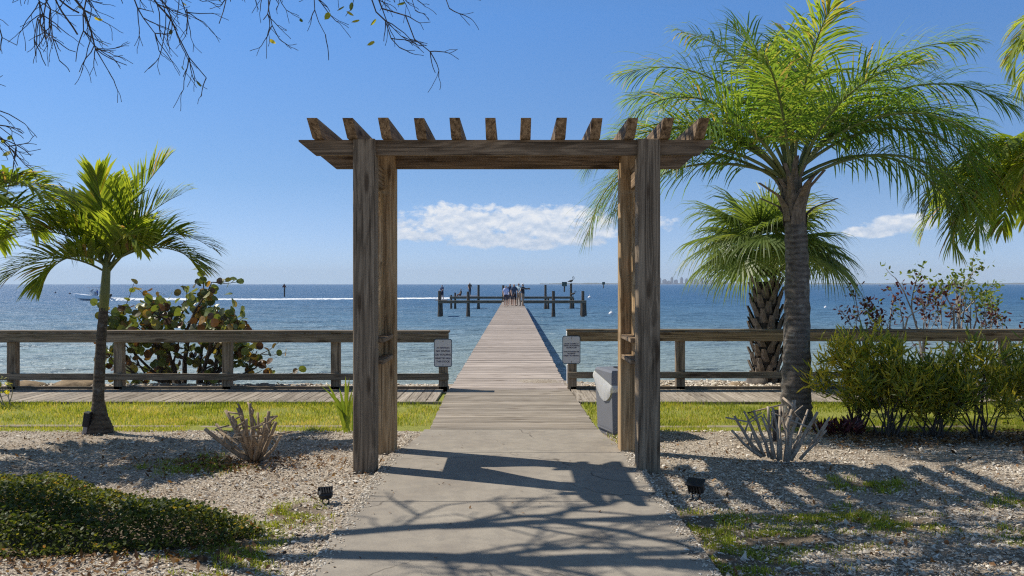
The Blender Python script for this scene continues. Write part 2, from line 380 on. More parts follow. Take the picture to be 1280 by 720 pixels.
def soil_at(x,y):
    s=0
    for (a,b,rx,ry) in PATCH: s=max(s,1-((x-a)/rx)**2-((y-b)/ry)**2)
    if 3.6<x<9 and 8.9<y<10: s=max(s,.75)
    if -6.2<x<-1.85 and 5.15<y<7.1 and bool(inpoly(np.array([x]),np.array([y]),HEDGE)[0]): s=1.2
    return max(0,min(1,s*.9))
def gz(x,y):
    z=.012*mnoise.noise((x*.9,y*.9,0))+.008*mnoise.noise((x*3,y*3,4))
    if y>13.55: 
        b=.03+.05*mnoise.noise((x*1.1,y*1.1,9)) if x>0 else -.02
        t_=sstep(14.6,18.5,y); z=lerp(b+z,-2.2,t_)
    return z
xs=list(np.concatenate([np.linspace(-90,-10,12)[:-1],np.arange(-10,10.01,.11),np.linspace(10,90,12)[1:]]))
ys=list(np.concatenate([np.linspace(-60,2.6,9)[:-1],np.arange(2.6,10.1,.11),np.arange(10.15,13.4,.3),np.arange(13.5,19.5,.25)]))
mb=MB(); soil=[]; lawn=[]
for y in ys:
    for x in xs:
        mb.vert((x,y,gz(x,y))); soil.append(soil_at(x,y))
        lawn.append(sstep(9.75,9.95,y+.12*mnoise.noise((x*1.5,0,2))) if y<13.5 else 0.)
nx=len(xs)
for j in range(len(ys)-1):
    for i in range(nx-1): mb.face((j*nx+i,j*nx+i+1,(j+1)*nx+i+1,(j+1)*nx+i))
go=build('ground',mb,GroundM,smooth=True); struct(go,'pale crushed shell ground with bare soil patches and a lawn strip','ground')
for nm,arr in (('soil',soil),('lawn',lawn)):
    at=go.data.attributes.new(nm,'FLOAT','POINT'); at.data.foreach_set('value',np.array(arr,dtype=np.float32))

mb=MB()
r=rng(5)
def path_hw(y): return lerp(1.0,1.2,sstep(9.8,7.9,y)) if y>7.9 else 1.2
joints=[9.80,8.44,6.55,4.66,2.77,.88,-1.0,-3,-5,-7]
for a,b in zip(joints[:-1],joints[1:]):
    n=8; L=[];Rr=[]
    for k in range(n+1):
        y=lerp(a-.006,b+.006,k/n); hw=path_hw(y); L.append((-hw+.012*mnoise.noise((y*2,1,0)),y)); Rr.append((hw+.012*mnoise.noise((y*2,7,0)),y))
    ring=L+Rr[::-1]
    top=[mb.vert((x,y,.032)) for x,y in ring]; bot=[mb.vert((x,y,-.08)) for x,y in ring]
    mb.face(top); N=len(ring)
    for i in range(N): mb.face((top[i],bot[i],bot[(i+1)%N],top[(i+1)%N]))
mb.box((0,1.4,-.05),(2.3,16.7,.06))
struct(build('path',mb,Conc),'grey concrete path in jointed slabs leading under the arbour','path')
mb=MB()
rk=rng(19); x=-12.
while x<12:
    L=rk.uniform(.5,1.3)
    if not(-1.3<x+L and x<1.25) and rk.random()<.86: mb.box((x+L/2,10.16+rk.uniform(-.012,.012),-.018+rk.uniform(-.008,.006)),(L-.012,.11,.06),Matrix.Rotation(rk.uniform(-.012,.012),3,'Z'),.010)
    x+=L
struct(build('kerb',mb,KerbM),'low pale concrete edging between lawn and shell bed','kerb')

# boardwalk (planks along the depth) with a toe board at its sea edge
mb=MB(); x=-12.6; r=rng(8)
while x<12.6:
    wd=.138
    if -1.06<x+wd/2<.99: x+=wd+.006; continue
    mb.tint=r.random(); dy=r.uniform(-.015,.015)
    mb.box((x+wd/2,12.79+dy,.018+r.uniform(-.002,.002)),(wd,1.40,.036),bev=.004); x+=wd+.006
mb.tint=.2
bw=build('boardwalk',mb,Dy); struct(bw,'grey plank boardwalk running along the shore','boardwalk')
mb=MB(); mb.tint=.05
for x0,x1 in ((-12.6,-1.0),(.93,12.6)): mb.box(((x0+x1)/2,13.53,.03),(x1-x0,.05,.10),bev=.005)
build('toe_board',mb,Fx,bw)
mb=MB(); mb.tint=.3
for x0,x1 in ((-12.6,-1.0),(.97,12.6)): mb.box(((x0+x1)/2,12.075,-.01),(x1-x0,.035,.09))
build('edge_board',mb,Dx,bw)

# sea: a fan of real wave geometry close in, one sheet to the horizon
mb=MB(); ysea=[14.0]
while ysea[-1]<8000: ysea.append(ysea[-1]+max(.22,ysea[-1]*.006) if ysea[-1]<240 else ysea[-1]*1.25)
ysea[-1]=9900.
cols=np.linspace(-1.25,1.25,160)
for y in ysea:
    for c in cols:
        x=c*(y+8)*1.0 if y<240 else c*y*1.05
        a=.075*sstep(240,160,y)
        z=a*(mnoise.noise((x*.28,y*.75,0))+.6*mnoise.noise((x*.8+5,y*1.9,3)))
        mb.vert((x,y,-1.33+z))
nc=len(cols)
for j in range(len(ysea)-1):
    for i in range(nc-1): mb.face((j*nc+i,j*nc+i+1,(j+1)*nc+i+1,(j+1)*nc+i))
struct(build('water',mb,WaterM,smooth=True),'blue rippled bay water reaching to the horizon','water')

# scattered shell chips, grass, litter (numpy)
nr=np.random.default_rng(11)
def sample_gravel(n,ymin=4.3,ymax=9.85,over=0.03):
    y=ymin+(ymax-ymin)*nr.random(n)**1.25; x=(nr.random(n)*2-1)*(.66*y+.5)
    hw=np.where(y>7.9,1.2-.2*np.clip((y-7.9)/1.9,0,1),1.2)
    k=(np.abs(x)>hw+over)&~inpoly(x,y,HEDGE); return x[k],y[k]
def octa(x,y,z,sx,sy,sz,rot,tilt,tint,mb):
    n=len(x); base=np.array([[1,0,0],[0,1,0],[-1,0,0],[0,-1,0],[0,0,1],[0,0,-1]],float)
    p=np.repeat(base[None],n,0)*np.stack([sx,sy,sz],1)[:,None,:]
    p[:,:,2]+=p[:,:,0]*tilt[:,None]
    p+=nr.normal(0,.16,p.shape)*np.stack([sx,sy,sz],1)[:,None,:]
    c,s=np.cos(rot)[:,None],np.sin(rot)[:,None]
    q=np.stack([p[:,:,0]*c-p[:,:,1]*s,p[:,:,0]*s+p[:,:,1]*c,p[:,:,2]],2)+np.stack([x,y,z],1)[:,None,:]
    f=np.array([[0,1,4],[1,2,4],[2,3,4],[3,0,4],[1,0,5],[2,1,5],[3,2,5],[0,3,5]])
    F_=(f[None]+(np.arange(n)*6)[:,None,None]).reshape(-1,3)
    mb.add_np(q.reshape(-1,3),F_,np.repeat(tint,6))
mb=MB(); x,y=sample_gravel(80000)
kp=np.array([nr.random()>max(.75*soil_at(a,b),min(.85,1.5*(mnoise.noise((a*.9,b*1.2,21))+.5*mnoise.noise((a*3,b*3,22))-.12))) for a,b in zip(x,y)]); x,y=x[kp],y[kp]; n=len(x)
sz=nr.gamma(3.2,.0019,n)+.0028+(nr.random(n)<.02)*nr.uniform(.005,.016,n)
octa(x,y,np.full(n,.006)+nr.random(n)*.012,sz*nr.uniform(.8,1.6,n),sz*nr.uniform(.6,1.0,n),sz*nr.uniform(.25,.55,n),nr.random(n)*6.28,nr.normal(0,.35,n),np.clip(nr.beta(2.2,2.0,n),0,1),mb)
spx=nr.choice([-1,1],2600)*(1.2-np.abs(nr.normal(0,.055,2600))); spy=nr.uniform(4.4,9.6,2600); n=2600; sz=nr.gamma(3,.0016,n)+.0025
octa(spx,spy,np.full(n,.035),sz*1.2,sz,sz*.5,nr.random(n)*6.28,nr.normal(0,.3,n),nr.beta(2.2,2.0,n),mb)
y=13.62+1.0*nr.random(5000); x=(nr.random(5000)*2-1)*10; kk=np.abs(x)>1.15; x,y=x[kk],y[kk]; n=len(x); sz=nr.gamma(4,.004,n)+.006
zz=np.array([gz(a,b) for a,b in zip(x,y)])
octa(x,y,zz+.01,sz*1.3,sz,sz*.5,nr.random(n)*6.28,nr.normal(0,.35,n),np.clip(nr.beta(2.6,1.6,n),0,1),mb)
struct(build('shell_gravel',mb,ChipM),'loose pale shell chips scattered over the ground','gravel','stuff')

def blades(x,y,h,wd,lean,mb,tint,z0=0.0):
    n=len(x); a=nr.random(n)*6.28; b=nr.random(n)*6.28; l=np.abs(nr.normal(0,lean,n))*h
    dx,dy=np.cos(a)*wd/2,np.sin(a)*wd/2; z=np.full(n,z0)
    p0=np.stack([x-dx,y-dy,z],1); p1=np.stack([x+dx,y+dy,z],1)
    m0=np.stack([x-dx*.7+np.cos(b)*l*.35,y-dy*.7+np.sin(b)*l*.35,z+h*.6],1); m1=np.stack([x+dx*.7+np.cos(b)*l*.35,y+dy*.7+np.sin(b)*l*.35,z+h*.6],1)
    tp=np.stack([x+np.cos(b)*l,y+np.sin(b)*l,z+h*np.maximum(.35,1-.5*l/h)],1)
    v=np.stack([p0,p1,m0,m1,tp],1).reshape(-1,3); o=(np.arange(n)*5)[:,None]
    q1=np.concatenate([o+[[0,1,3]],o+[[0,3,2]],o+[[2,3,4]]],0)
    mb.add_np(v,q1,np.repeat(tint,5))
mb=MB()
n=110000; y=10.19+1.85*nr.random(n); x=(nr.random(n)*2-1)*9.2; k=np.abs(x-.01)>.985
dens=np.array([mnoise.noise((a*.8,b*1.4,0))+.5*mnoise.noise((a*3,b*3,1)) for a,b in zip(x,y)])
k&=(dens+.55>nr.random(n)*1.15); x,y,dens=x[k],y[k],dens[k]; n=len(x)
blades(x,y,nr.uniform(.025,.065,n)*(1+.5*(y>11.8)),nr.uniform(.005,.010,n),.5,mb,np.clip(.50+.45*np.array([mnoise.noise((p*1.1,q*2.0,7)) for p,q in zip(x,y)])+.12*(x<-1)-.12*(x>3)+nr.normal(0,.26,n)-.35*(y>11.9),0,1))
n=16000; y=9.80+.36*nr.random(n)**1.3; x=(nr.random(n)*2-1)*8; k=(np.abs(x-.02)>1.08); k&=(np.array([mnoise.noise((a*1.3,b,5)) for a,b in zip(x,y)])>-.25+nr.random(n)*.3); x,y=x[k],y[k]; n=len(x)
blades(x,y,nr.uniform(.02,.05,n),nr.uniform(.005,.009,n),.5,mb,np.clip(.6+nr.normal(0,.2,n),0,1))
# sparse weeds in the bare patches
for (a,b,rx,ry) in PATCH:
    n=int(5200*rx*ry*PI); x=a+nr.normal(0,.45,n)*rx; y=b+nr.normal(0,.45,n)*ry; k=np.abs(x)>1.23
    k&=~inpoly(x,y,HEDGE); k&=np.array([mnoise.noise((p*4,q*4,8)) for p,q in zip(x,y)])>-.05; x,y=x[k],y[k]; n=len(x)
    if n: blades(x,y,nr.uniform(.012,.042,n),nr.uniform(.004,.007,n),.7,mb,np.clip(.42+nr.normal(0,.22,n),0,1))
for k in range(70):                           # separate weed tufts
    (a,b,rx,ry)=PATCH[nr.integers(len(PATCH))]; cx,cy=a+nr.normal(0,.6)*rx,b+nr.normal(0,.6)*ry
    if abs(cx)<1.3 or bool(inpoly(np.array([cx]),np.array([cy]),HEDGE)[0]): continue
    n=int(nr.integers(14,50)); blades(cx+nr.normal(0,.03,n),cy+nr.normal(0,.03,n),nr.uniform(.025,.075,n),nr.uniform(.004,.008,n),.8,mb,np.clip(nr.uniform(.25,.7)+nr.normal(0,.15,n),0,1))
# tufts at the foot of the bin and along the slab edges
n=700; x=1.28+nr.normal(0,.09,n); y=9.2+nr.normal(0,.2,n); blades(x,y,nr.uniform(.03,.09,n),nr.uniform(.005,.009,n),.5,mb,np.clip(.65+nr.normal(0,.15,n),0,1))
struct(build('grass',mb,GrassM),'short yellow green grass of the lawn strip and weedy patches','grass','stuff')

def flat_leaves(x,y,z,s,mb,tint,tilt=.5):
    n=len(x); a=nr.random(n)*6.28; c,s_=np.cos(a),np.sin(a)
    L=np.array([[-1,0,0],[-.1,.45,.12],[1,0,.1],[-.1,-.45,.12]])
    p=L[None]*s[:,None,None]; p[:,:,2]+=p[:,:,0]*nr.normal(0,tilt,n)[:,None]+p[:,:,1]*nr.normal(0,tilt,n)[:,None]
    q=np.stack([p[:,:,0]*c[:,None]-p[:,:,1]*s_[:,None],p[:,:,0]*s_[:,None]+p[:,:,1]*c[:,None],p[:,:,2]],2)+np.stack([x,y,z],1)[:,None,:]
    o=(np.arange(n)*4)[:,None]; f=np.concatenate([o+[[0,1,2]],o+[[0,2,3]]],0)
    mb.add_np(q.reshape(-1,3),f,np.repeat(tint,4))
mb=MB()
x,y=sample_gravel(2600); n=len(x); flat_leaves(x,y,np.full(n,.022),nr.uniform(.010,.028,n),mb,nr.random(n))
n=1500; x=nr.uniform(3.4,7.0,n); y=nr.normal(9.35,.28,n); flat_leaves(x,y,np.full(n,.022),nr.uniform(.015,.035,n),mb,nr.random(n))
n=700; x=-2.6+nr.normal(0,.5,n); y=8.05+nr.normal(0,.25,n); flat_leaves(x,y,np.full(n,.022),nr.uniform(.012,.03,n),mb,nr.random(n))
n=60; x=nr.uniform(-1.1,1.1,n); y=nr.uniform(4.6,9.7,n); flat_leaves(x,y,np.full(n,.040),nr.uniform(.008,.018,n),mb,nr.random(n),.2)
n=420; x=nr.uniform(-4.5,-1.6,n); y=5.12+nr.normal(0,.13,n)+np.clip(2.6+x,0,1)*.25; flat_leaves(x,y,np.full(n,.022),nr.uniform(.015,.035,n),mb,nr.random(n))
struct(build('leaf_litter',mb,DryM),'dry brown fallen leaves scattered on the shell ground','leaf litter','stuff')

# ------------------------------------------------------------------ arbour
ar=thing('arbour','weathered brown timber arbour with twelve rafters spanning the concrete path','arbour',(-.045,8.1,0))
YF,YB=7.75,8.60
posts=[('post',-1.327,YF,.0),('post',1.230,YF,.0),('post',-1.268,YB,.0),('post',1.178,YB,.0)]
r=rng(3)
for nm,x,y,_ in posts:
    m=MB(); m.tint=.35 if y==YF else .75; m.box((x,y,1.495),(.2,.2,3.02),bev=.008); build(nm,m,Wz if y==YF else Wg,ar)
for y in (YF-.025,YB+.02):
    m=MB(); m.tint=.45; x0,x1=-1.925,1.815
    m.prism([(x0,3.0),(x1,3.0),(x1,2.975),(x1-.13,2.862),(x0+.15,2.862),(x0,2.985)],'y',y-.03,y+.03); build('beam',m,Wx,ar)
for k in range(12):
    x=-1.737+.3098*k; m=MB(); m.tint=r.uniform(.55,1); j=r.uniform(-.012,.012)
    m.prism([(7.40+j,3.141),(9.02+j,3.141),(8.86+j,3.002),(7.62+j,3.002)],'x',x-.045,x+.045); build('rafter',m,Wy,ar)
for sx,xc in ((-1,-1.297),(1,1.204)):
    y0,y1=YF+.1,YB-.1; ym=(y0+y1)/2; inn=-sx
    for zz in (1.18,.98):
        m=MB(); m.tint=.9; m.box((xc+inn*.035,ym,zz),(.16,y1-y0-.004,.042),bev=.004); build('rung',m,Wy,ar)
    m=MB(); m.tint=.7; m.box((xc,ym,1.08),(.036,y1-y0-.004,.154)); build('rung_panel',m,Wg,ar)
    # two curved boards that leave a lens-shaped opening between them
    for sd in (0,1):
        yo=y0+.002 if sd==0 else y1-.002; ins=1 if sd==0 else -1; W=(y1-y0)/2
        prof=[(1.203,W-.01),(1.36,W-.03),(1.50,W*.78),(1.75,W*.46),(2.0,W*.20),(2.2,W*.12),(2.38,W*.22),(2.52,W*.55),(2.60,W-.02)]
        poly=[(yo,1.203)]+[(yo+ins*w_,z) for z,w_ in prof]+[(yo,2.60)]
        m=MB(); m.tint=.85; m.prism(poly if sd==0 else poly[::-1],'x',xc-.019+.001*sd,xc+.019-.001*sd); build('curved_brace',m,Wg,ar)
    m=MB(); m.tint=.8; m.box((xc,ym,2.74),(.05,y1-y0-.004,.20),bev=.004); build('top_brace',m,Wy,ar)

# ------------------------------------------------------------------ railings
def railing(name,label,x_in,xs_posts,x_out,top,low):
    t_=thing(name,label,'railing',((x_in+x_out)/2,13.5,0)); r=rng(int(abs(x_out)*10))
    a,b=min(x_in,x_out),max(x_in,x_out)
    for x in xs_posts:
        m=MB(); m.tint=r.uniform(.3,.8); m.box((x,13.57,(top-.03)/2-.2),(.14,.13,top-.03+.4),bev=.006); build('post',m,Fz,t_)
    m=MB(); m.tint=.4; m.box(((a+b)/2,13.475,top-.115),(b-a,.055,.145),bev=.005); build('top_rail',m,Fg if x_in>0 else Fx,t_)
    m=MB(); m.tint=.1; m.box(((a+b)/2,13.55,top-.02),(b-a+.02,.24,.036),bev=.005); build('cap_board',m,Fx,t_)
    m=MB(); m.tint=.45; m.box(((a+b)/2,13.475,low),(b-a,.055,.10),bev=.005); build('lower_rail',m,Fx,t_)
    return t_
rl=railing('wooden_railing','weathered timber railing left of the pier entrance',-1.0,[-1.09,-2.80,-4.52,-6.24,-7.93,-9.63,-11.3],-12.4,.965,.235)
rr=railing('wooden_railing','weathered timber railing with a white end, right of the pier entrance',.875,[.955,2.67,4.40,6.12,7.83,9.5,11.2],12.4,.985,.262)
m=MB(); m.box((.866,13.50,.875),(.016,.12,.15),bev=.004); build('end_cap',m,WhiteM,rr)  # white plate and strip on the inner end of the right railing
m=MB(); m.box((.879,13.59,.27),(.012,.10,.30)); build('white_strip',m,WhiteM,rr)

# ------------------------------------------------------------------ signs on the end posts
def sign(label,x,z,lines):
    t_=thing('sign',label,'sign',(x,13.44,z)); wv,hv,rd=.285,.44,.035
    def rr_(w_,h_,rd_,n=5):
        p=[]
        for cx,cz,a0 in ((w_/2-rd_,h_/2-rd_,0),(-w_/2+rd_,h_/2-rd_,90),(-w_/2+rd_,-h_/2+rd_,180),(w_/2-rd_,-h_/2+rd_,270)):
            for k in range(n+1):
                a=R(a0+90*k/n); p.append((x+cx+rd_*math.cos(a),z+cz+rd_*math.sin(a)))
        return p
    yy=13.435
    m=MB(); m.prism(rr_(wv,hv,rd),'y',yy-.003,yy+.003); build('plate',m,SignRim,t_)
    m=MB(); m.prism(rr_(wv-.022,hv-.022,rd-.008),'y',yy-.006,yy-.0032); build('face',m,SignM,t_)
    for zz in (.185,-.19):
        m=MB(); m.tube([(x,yy-.010,z+zz),(x,yy-.004,z+zz)],.008,8); build('bolt',m,BootM,t_)
    for txt,size,zz in lines:
        cu=bpy.data.curves.new('lettering','FONT'); cu.body=txt; cu.size=size; cu.align_x='CENTER'; cu.extrude=.0006; cu.offset=.0012
        o=bpy.data.objects.new('tmp',cu); COL.objects.link(o); dg=bpy.context.evaluated_depsgraph_get()
        me=bpy.data.meshes.new_from_object(o.evaluated_get(dg)); bpy.data.objects.remove(o)
        me.transform(Matrix.Translation((0,yy-.0068-13.44,zz))@Matrix.Rotation(R(90),4,'X')); me.materials.clear(); me.materials.append(SignInk)
        o=bpy.data.objects.new('lettering',me); COL.objects.link(o); o.parent=t_
sign('grey notice board with five large text lines on the left end post',-1.086,.62-.005,[('ATTENTION',.036,.068),('NO DIVING',.043,.015),('OR WADING',.043,-.042),('PERMITTED NEAR',.031,-.094),('THIS DOCK',.040,-.148)])
sign('grey notice board with two paragraphs of fine print on the right end post',.935,.665,[('DOCK CLOSES AT',.027,.085),('SUNSET. NO RUNNING',.023,.056),('OR BICYCLES',.027,.024),('UNAUTHORIZED USE',.025,-.040),('PROHIBITED',.022,-.070),('SUBJECT TO REMOVAL',.024,-.102)])

# ------------------------------------------------------------------ pier
pr=thing('pier','long grey plank pier running straight out over the bay with side beams on pilings','pier',(-.01,13.4,0))
m=MB(); r=rng(21); y=9.83
while y<13.46:
    m.tint=r.random(); m.box((.0+lerp(.02,-.05,(y-9.8)/3.6)+r.uniform(-.006,.006),y+.068,.014),(1.93+r.uniform(-.012,.012),.136,.036),bev=.004); y+=.143
build('ramp_deck',m,Dx,pr)
m=MB(); y=13.47
while y<106:
    m.tint=r.random(); m.box((lerp(-.05,.02,min(1,(y-13.4)/50))+r.uniform(-.008,.008),y+.07,.02+r.uniform(-.004,.004)),(1.86+r.uniform(-.02,.02),.14,.04)); y+=.148
build('deck',m,PierW,pr)
for sx in (-.78,.78):
    m=MB(); m.tint=.3; m.box((sx,59.7,-.10),(.07,92.4,.19)); build('stringer',m,Fx,pr)
for k in range(15):
    y=17+k*6.2
    for sx in (-.70,.70):
        m=MB(); m.tube([(sx,y,-2.2),(sx,y,-.01)],.11,8); build('piling',m,PileM,pr)
def piling(x,y,top,lean=0,base=1.0):
    m=MB(); m.tube([(x-lean,y,-2.4),(x-lean*.6,y,-1.2),(x-lean*.4,y,-.6),(x,y,top*.5),(x,y,top)],[.22*base,.19*base,.155*base,.14*base,.135*base],10,wob=.04,rg=rng(int(x*7+y))); build('piling',m,PileM,pr)
D1,D2=79.,103.6
for px,top in ((549,1.05),(585,1.0),(692,1.05),(729,1.05)): piling((px-640)/F*D1,D1+.3,top,0)
for px,top in ((598,1.6),(629,1.55),(682,1.6),(714,1.75)): piling((px-640)/F*D2,D2+.3,top)
for px,top in ((563.5,.35),(568.5,.65),(685.5,-.02),(717,-.02),(551.8,-.05),(731.5,-.05),(727,-.05)): piling((px-640)/F*(D2 if px in(563.5,568.5,685.5,717) else D1+2),(D2+.6 if px in(563.5,568.5,685.5,717) else D1+2),top,0,.8)
for x0,x1,d in ((548,632,D1),(650,733,D1),(562,632,D2),(654,717,D2)):
    a,b=(x0-640)/F*d,(x1-640)/F*d; m=MB(); m.tint=.15
    m.box(((a+b)/2,d,.02),(b-a,.26,.22),bev=.02); m.tint=.95; m.box(((a+b)/2,d+.05,.158),(b-a,.42,.05)); build('cross_beam',m,Fx,pr)
# small platforms where people stand
m=MB(); r=rng(4)
for k in range(9): m.tint=r.random(); m.box(((552-640)/F*80.5,79.35+k*.24,.19),(1.0,.22,.05))
build('platform',m,PierW,pr)
m=MB()
for k in range(10): m.tint=r.random(); m.box((-6.45+k*.24,104.6,.235),(.22,1.5,.05))
build('platform',m,PierW,pr)

# ------------------------------------------------------------------ people
def person(label,loc,h,face,shirt,pants,shorts=True,stride=.15,arms=((.25,.1),(.25,-.1)),sit=False,hat=None,hair=(.03,.022,.018),skin=None,group=None):
    # body grown from a skeleton with the skin modifier, converted to one mesh
    k=h/1.72; V_=[];E=[];Rd=[]
    def v(p,r_,par=None):
        V_.append(Vector(p)*k); Rd.append(r_*k*1.14)
        if par is not None: E.append((par,len(V_)-1))
        return len(V_)-1
    hipz=.90 if not sit else .12
    pel=v((0,0,hipz),.125); sp_=v((0,.01,hipz+.20),.125,pel); ch=v((0,.0,hipz+.40),.145,sp_); nk0=v((0,-.005,hipz+.55),.065,ch); nk=v((0,.01,hipz+.62),.055,nk0)
    hd=v((0,.015,hipz+.70),.082,nk); ht=v((0,.01,hipz+.78),.075,hd)
    nose=v((0,.115,hipz+.70),.012,hd)
    hands=[]
    for i,sx in enumerate((-1,1)):
        fwd,up=arms[i]
        sh=v((sx*.175,-.005,hipz+.49),.062,ch); el=v((sx*(.235),.05+fwd*.25,hipz+.24+max(0,up)*.25),.045,sh)
        wr=v((sx*(.215-.10*max(0,up)),.10+fwd*.95,hipz+.02+up*.62+.02),.030,el); ha=v((sx*(.21-.12*max(0,up)),.13+fwd*1.1,hipz-.05+up*.68+.02),.032,wr); hands.append((V_[ha].copy(),(V_[ha]-V_[wr]).normalized()))
        if not sit:
            st=stride*(1 if i else -1)
            hp=v((sx*.085,0,hipz-.06),.098,pel); kn=v((sx*.095,st*.45+.03,.49),.062,hp); an=v((sx*.10,st,.09),.042,kn); v((sx*.115,st+.14,.035),.035,an)
        else:
            hp=v((sx*.09,.08,hipz-.02),.095,pel); kn=v((sx*.12,.45,hipz+.12),.062,hp); an=v((sx*.12,.62,-.25),.042,kn); v((sx*.12,.76,-.30),.035,an)
    me=bpy.data.meshes.new('tmp'); me.from_pydata(V_,E,[]); o=bpy.data.objects.new('tmp',me); COL.objects.link(o)
    sm=o.modifiers.new('skin','SKIN'); sm.use_smooth_shade=True
    lay=me.skin_vertices[0] if me.skin_vertices else None
    if lay is None:
        bpy.context.view_layer.objects.active=o; lay=me.skin_vertices[0]
    for i,sv in enumerate(lay.data): sv.radius=(Rd[i],Rd[i]*(.78 if i in(pel,sp_,ch) else 1)); sv.use_root=(i==0)
    o.modifiers.new('sub','SUBSURF').levels=1
    dg=bpy.context.evaluated_depsgraph_get(); nm=bpy.data.meshes.new_from_object(o.evaluated_get(dg)); bpy.data.objects.remove(o)
    mats=[plain('shirt',shirt,.8),plain('trousers',pants,.85),Skin if skin is None else plain('skin',skin,.6),plain('hair',hair,.7),plain('shoe',(.05,.045,.04),.7)]
    nm.materials.clear()
    for q in mats: nm.materials.append(q)
    for p in nm.polygons:
        c=p.center/k; z=c.z-hipz; mi=0
        if z>.60: mi=2
        if z>.665 and (c.y<.04 or z>.79): mi=3
        if z<=.60 and z>-.02 and abs(c.x)>.205 and z<.33: mi=2
        if abs(c.x)<.2 and z<0.05: mi=1
        if z<0 and abs(c.x)>.19 and not sit: mi=2
        if not sit and abs(c.x)<.2 and c.z<(.50 if shorts else .10): mi=2
        if sit and c.y>.25 and abs(c.x)<.2: mi=1 if c.y<.5 else 2
        if not sit and c.z<.075: mi=4
        p.material_index=mi; p.use_smooth=True
    # fingers: five tapered chains rooted in each palm
    bm_v=[];fb_=MB()
    for hp_,dr in hands:
        sd=dr.orthogonal().normalized()
        for f_,(off,ln) in enumerate(((-.024,.062),(-.008,.074),(.008,.070),(.022,.055))):
            a=hp_+sd*off*k; fb_.tube([a,a+dr*ln*.55*k,a+dr*ln*.95*k+Vector((0,0,-.015))*k],[.0085*k,.008*k,.006*k],5)
        a=hp_-dr*.02*k-sd*.03*k; fb_.tube([a,a+(dr*.6-sd*.6)*.045*k,a+(dr-sd*.3)*.07*k],[.010*k,.009*k,.007*k],5)
    import bmesh
    bm=bmesh.new(); bm.from_mesh(nm); vs_=[bm.verts.new(p) for p in fb_.v]
    for f_ in fb_.f:
        q=bm.faces.new([vs_[i] for i in f_]); q.material_index=2
    if hat is not None:
        pass
    bm.to_mesh(nm); bm.free(); nm.name='person'
    po=bpy.data.objects.new('person',nm); COL.objects.link(po); po.location=loc; po.rotation_euler=(0,0,face); tag(po,label,'person',group)
    if hat is not None:
        m=MB(); hz=(hipz+.745)*k; m.tube([(0,.0,hz),(0,.0,hz+.05*k),(0,-.005,hz+.095*k)],[.098*k,.092*k,.045*k],10); m.box((0,.125*k,hz+.01),(.15*k,.10*k,.015*k)); build('cap',m,plain('cap_cloth',hat,.8),po,local=True)
    return po
def at(px,d): return ((px-640)/F*d,d,.04)
person('person in a loose pale blue and white shirt, leftmost of the pier group',at(632.3,62.5),1.58,R(188),(.52,.57,.80),(.035,.035,.06),True,.12)
person('person in a dark navy top walking half hidden behind the pale shirt',at(637.6,65.5),1.72,R(180),(.035,.045,.09),(.03,.03,.05),True,.1)
person('person in a navy printed t-shirt and dark shorts, middle of the pier group',at(642.6,64.2),1.70,R(183),(.055,.085,.15),(.02,.02,.035),True,.16)
person('person in a light blue shirt and tan trousers seen behind the black shirt',at(648.6,64.2),1.76,R(150),(.42,.55,.62),(.34,.27,.20),False,.06)
person('person in a black shirt and white cap holding up a camera on the pier',at(653.4,63.6),1.70,R(235),(.02,.02,.03),(.30,.22,.16),False,.12,arms=((.38,.62),(.40,.66)),hat=(.75,.75,.75))
p1=at(552.8,80.6); person('person in dark blue clothes standing at the far left end of the side platform',(p1[0],p1[1],.215),1.42,R(140),(.02,.035,.10),(.02,.025,.06),True,.08)
p1=at(587.2,104.6); person('person in a brown jacket standing behind the second left piling',(p1[0],p1[1],.26),1.66,R(200),(.13,.085,.065),(.03,.035,.06),False,.08)
p1=at(576.2,104.5); person('person in black sitting low on the side platform',(p1[0],p1[1],.24),1.6,R(110),(.02,.02,.025),(.02,.025,.04),False,sit=True)
# camera held by the photographer
c0=Vector(at(653.4,63.6)); m=MB(); m.box((c0.x+.44,c0.y-.30,1.36),(.14,.08,.10),bev=.01); m.tube([(c0.x+.48,c0.y-.33,1.36),(c0.x+.53,c0.y-.36,1.36)],.035,8); tag(build('camera_body',m,Black),'black camera held up by the person in the white cap','camera')

# ------------------------------------------------------------------ pelicans
def pelican(label,loc,face,s=1.0,neck=1.0):
    m=MB(); m.sm=True
    m.tube([(0,-.42,.30),(0,-.30,.33),(0,-.10,.36),(0,.10,.40),(0,.22,.46),(0,.27,.52)],[.03,.09,.155,.15,.09,.05],10)
    n_=neck; m.tube([(0,.22,.46),(0,.31,.60),(0,.29,.74*n_+.0),(0,.24,.86*n_),(0,.29,.97*n_),(0,.36,.99*n_)],[.07,.055,.045,.042,.055,.045],8)
    m.mi=1; m.tube([(0,.37,.99*n_),(0,.45,.88*n_),(0,.50,.70*n_),(0,.51,.62*n_)],[.03,.032,.022,.008],6)
    m.mi=0
    for sx in(-1,1): m.tube([(sx*.10,.16,.44),(sx*.15,-.05,.38),(sx*.10,-.35,.30),(sx*.04,-.50,.26)],[.05,.10,.07,.015],8)
    m.mi=1
    for sx in(-1,1): m.tube([(sx*.06,.0,.26),(sx*.06,.02,.02)],.018,6); m.box((sx*.06,.07,.012),(.08,.14,.02))
    for i in range(len(m.v)): m.v[i]=tuple(k*s for k in m.v[i])
    o=build('pelican',m,[plain('pelican_plumage',(.075,.065,.055),.8,var=.4,scale=14),plain('pelican_bill',(.16,.13,.10),.6)]); o.location=loc; o.rotation_euler=(0,0,face)
    tag(o,label,'bird')
pelican('brown pelican with raised neck perched on the tallest piling top',((714-640)/F*D2,D2+.3,1.75),R(250),.86)
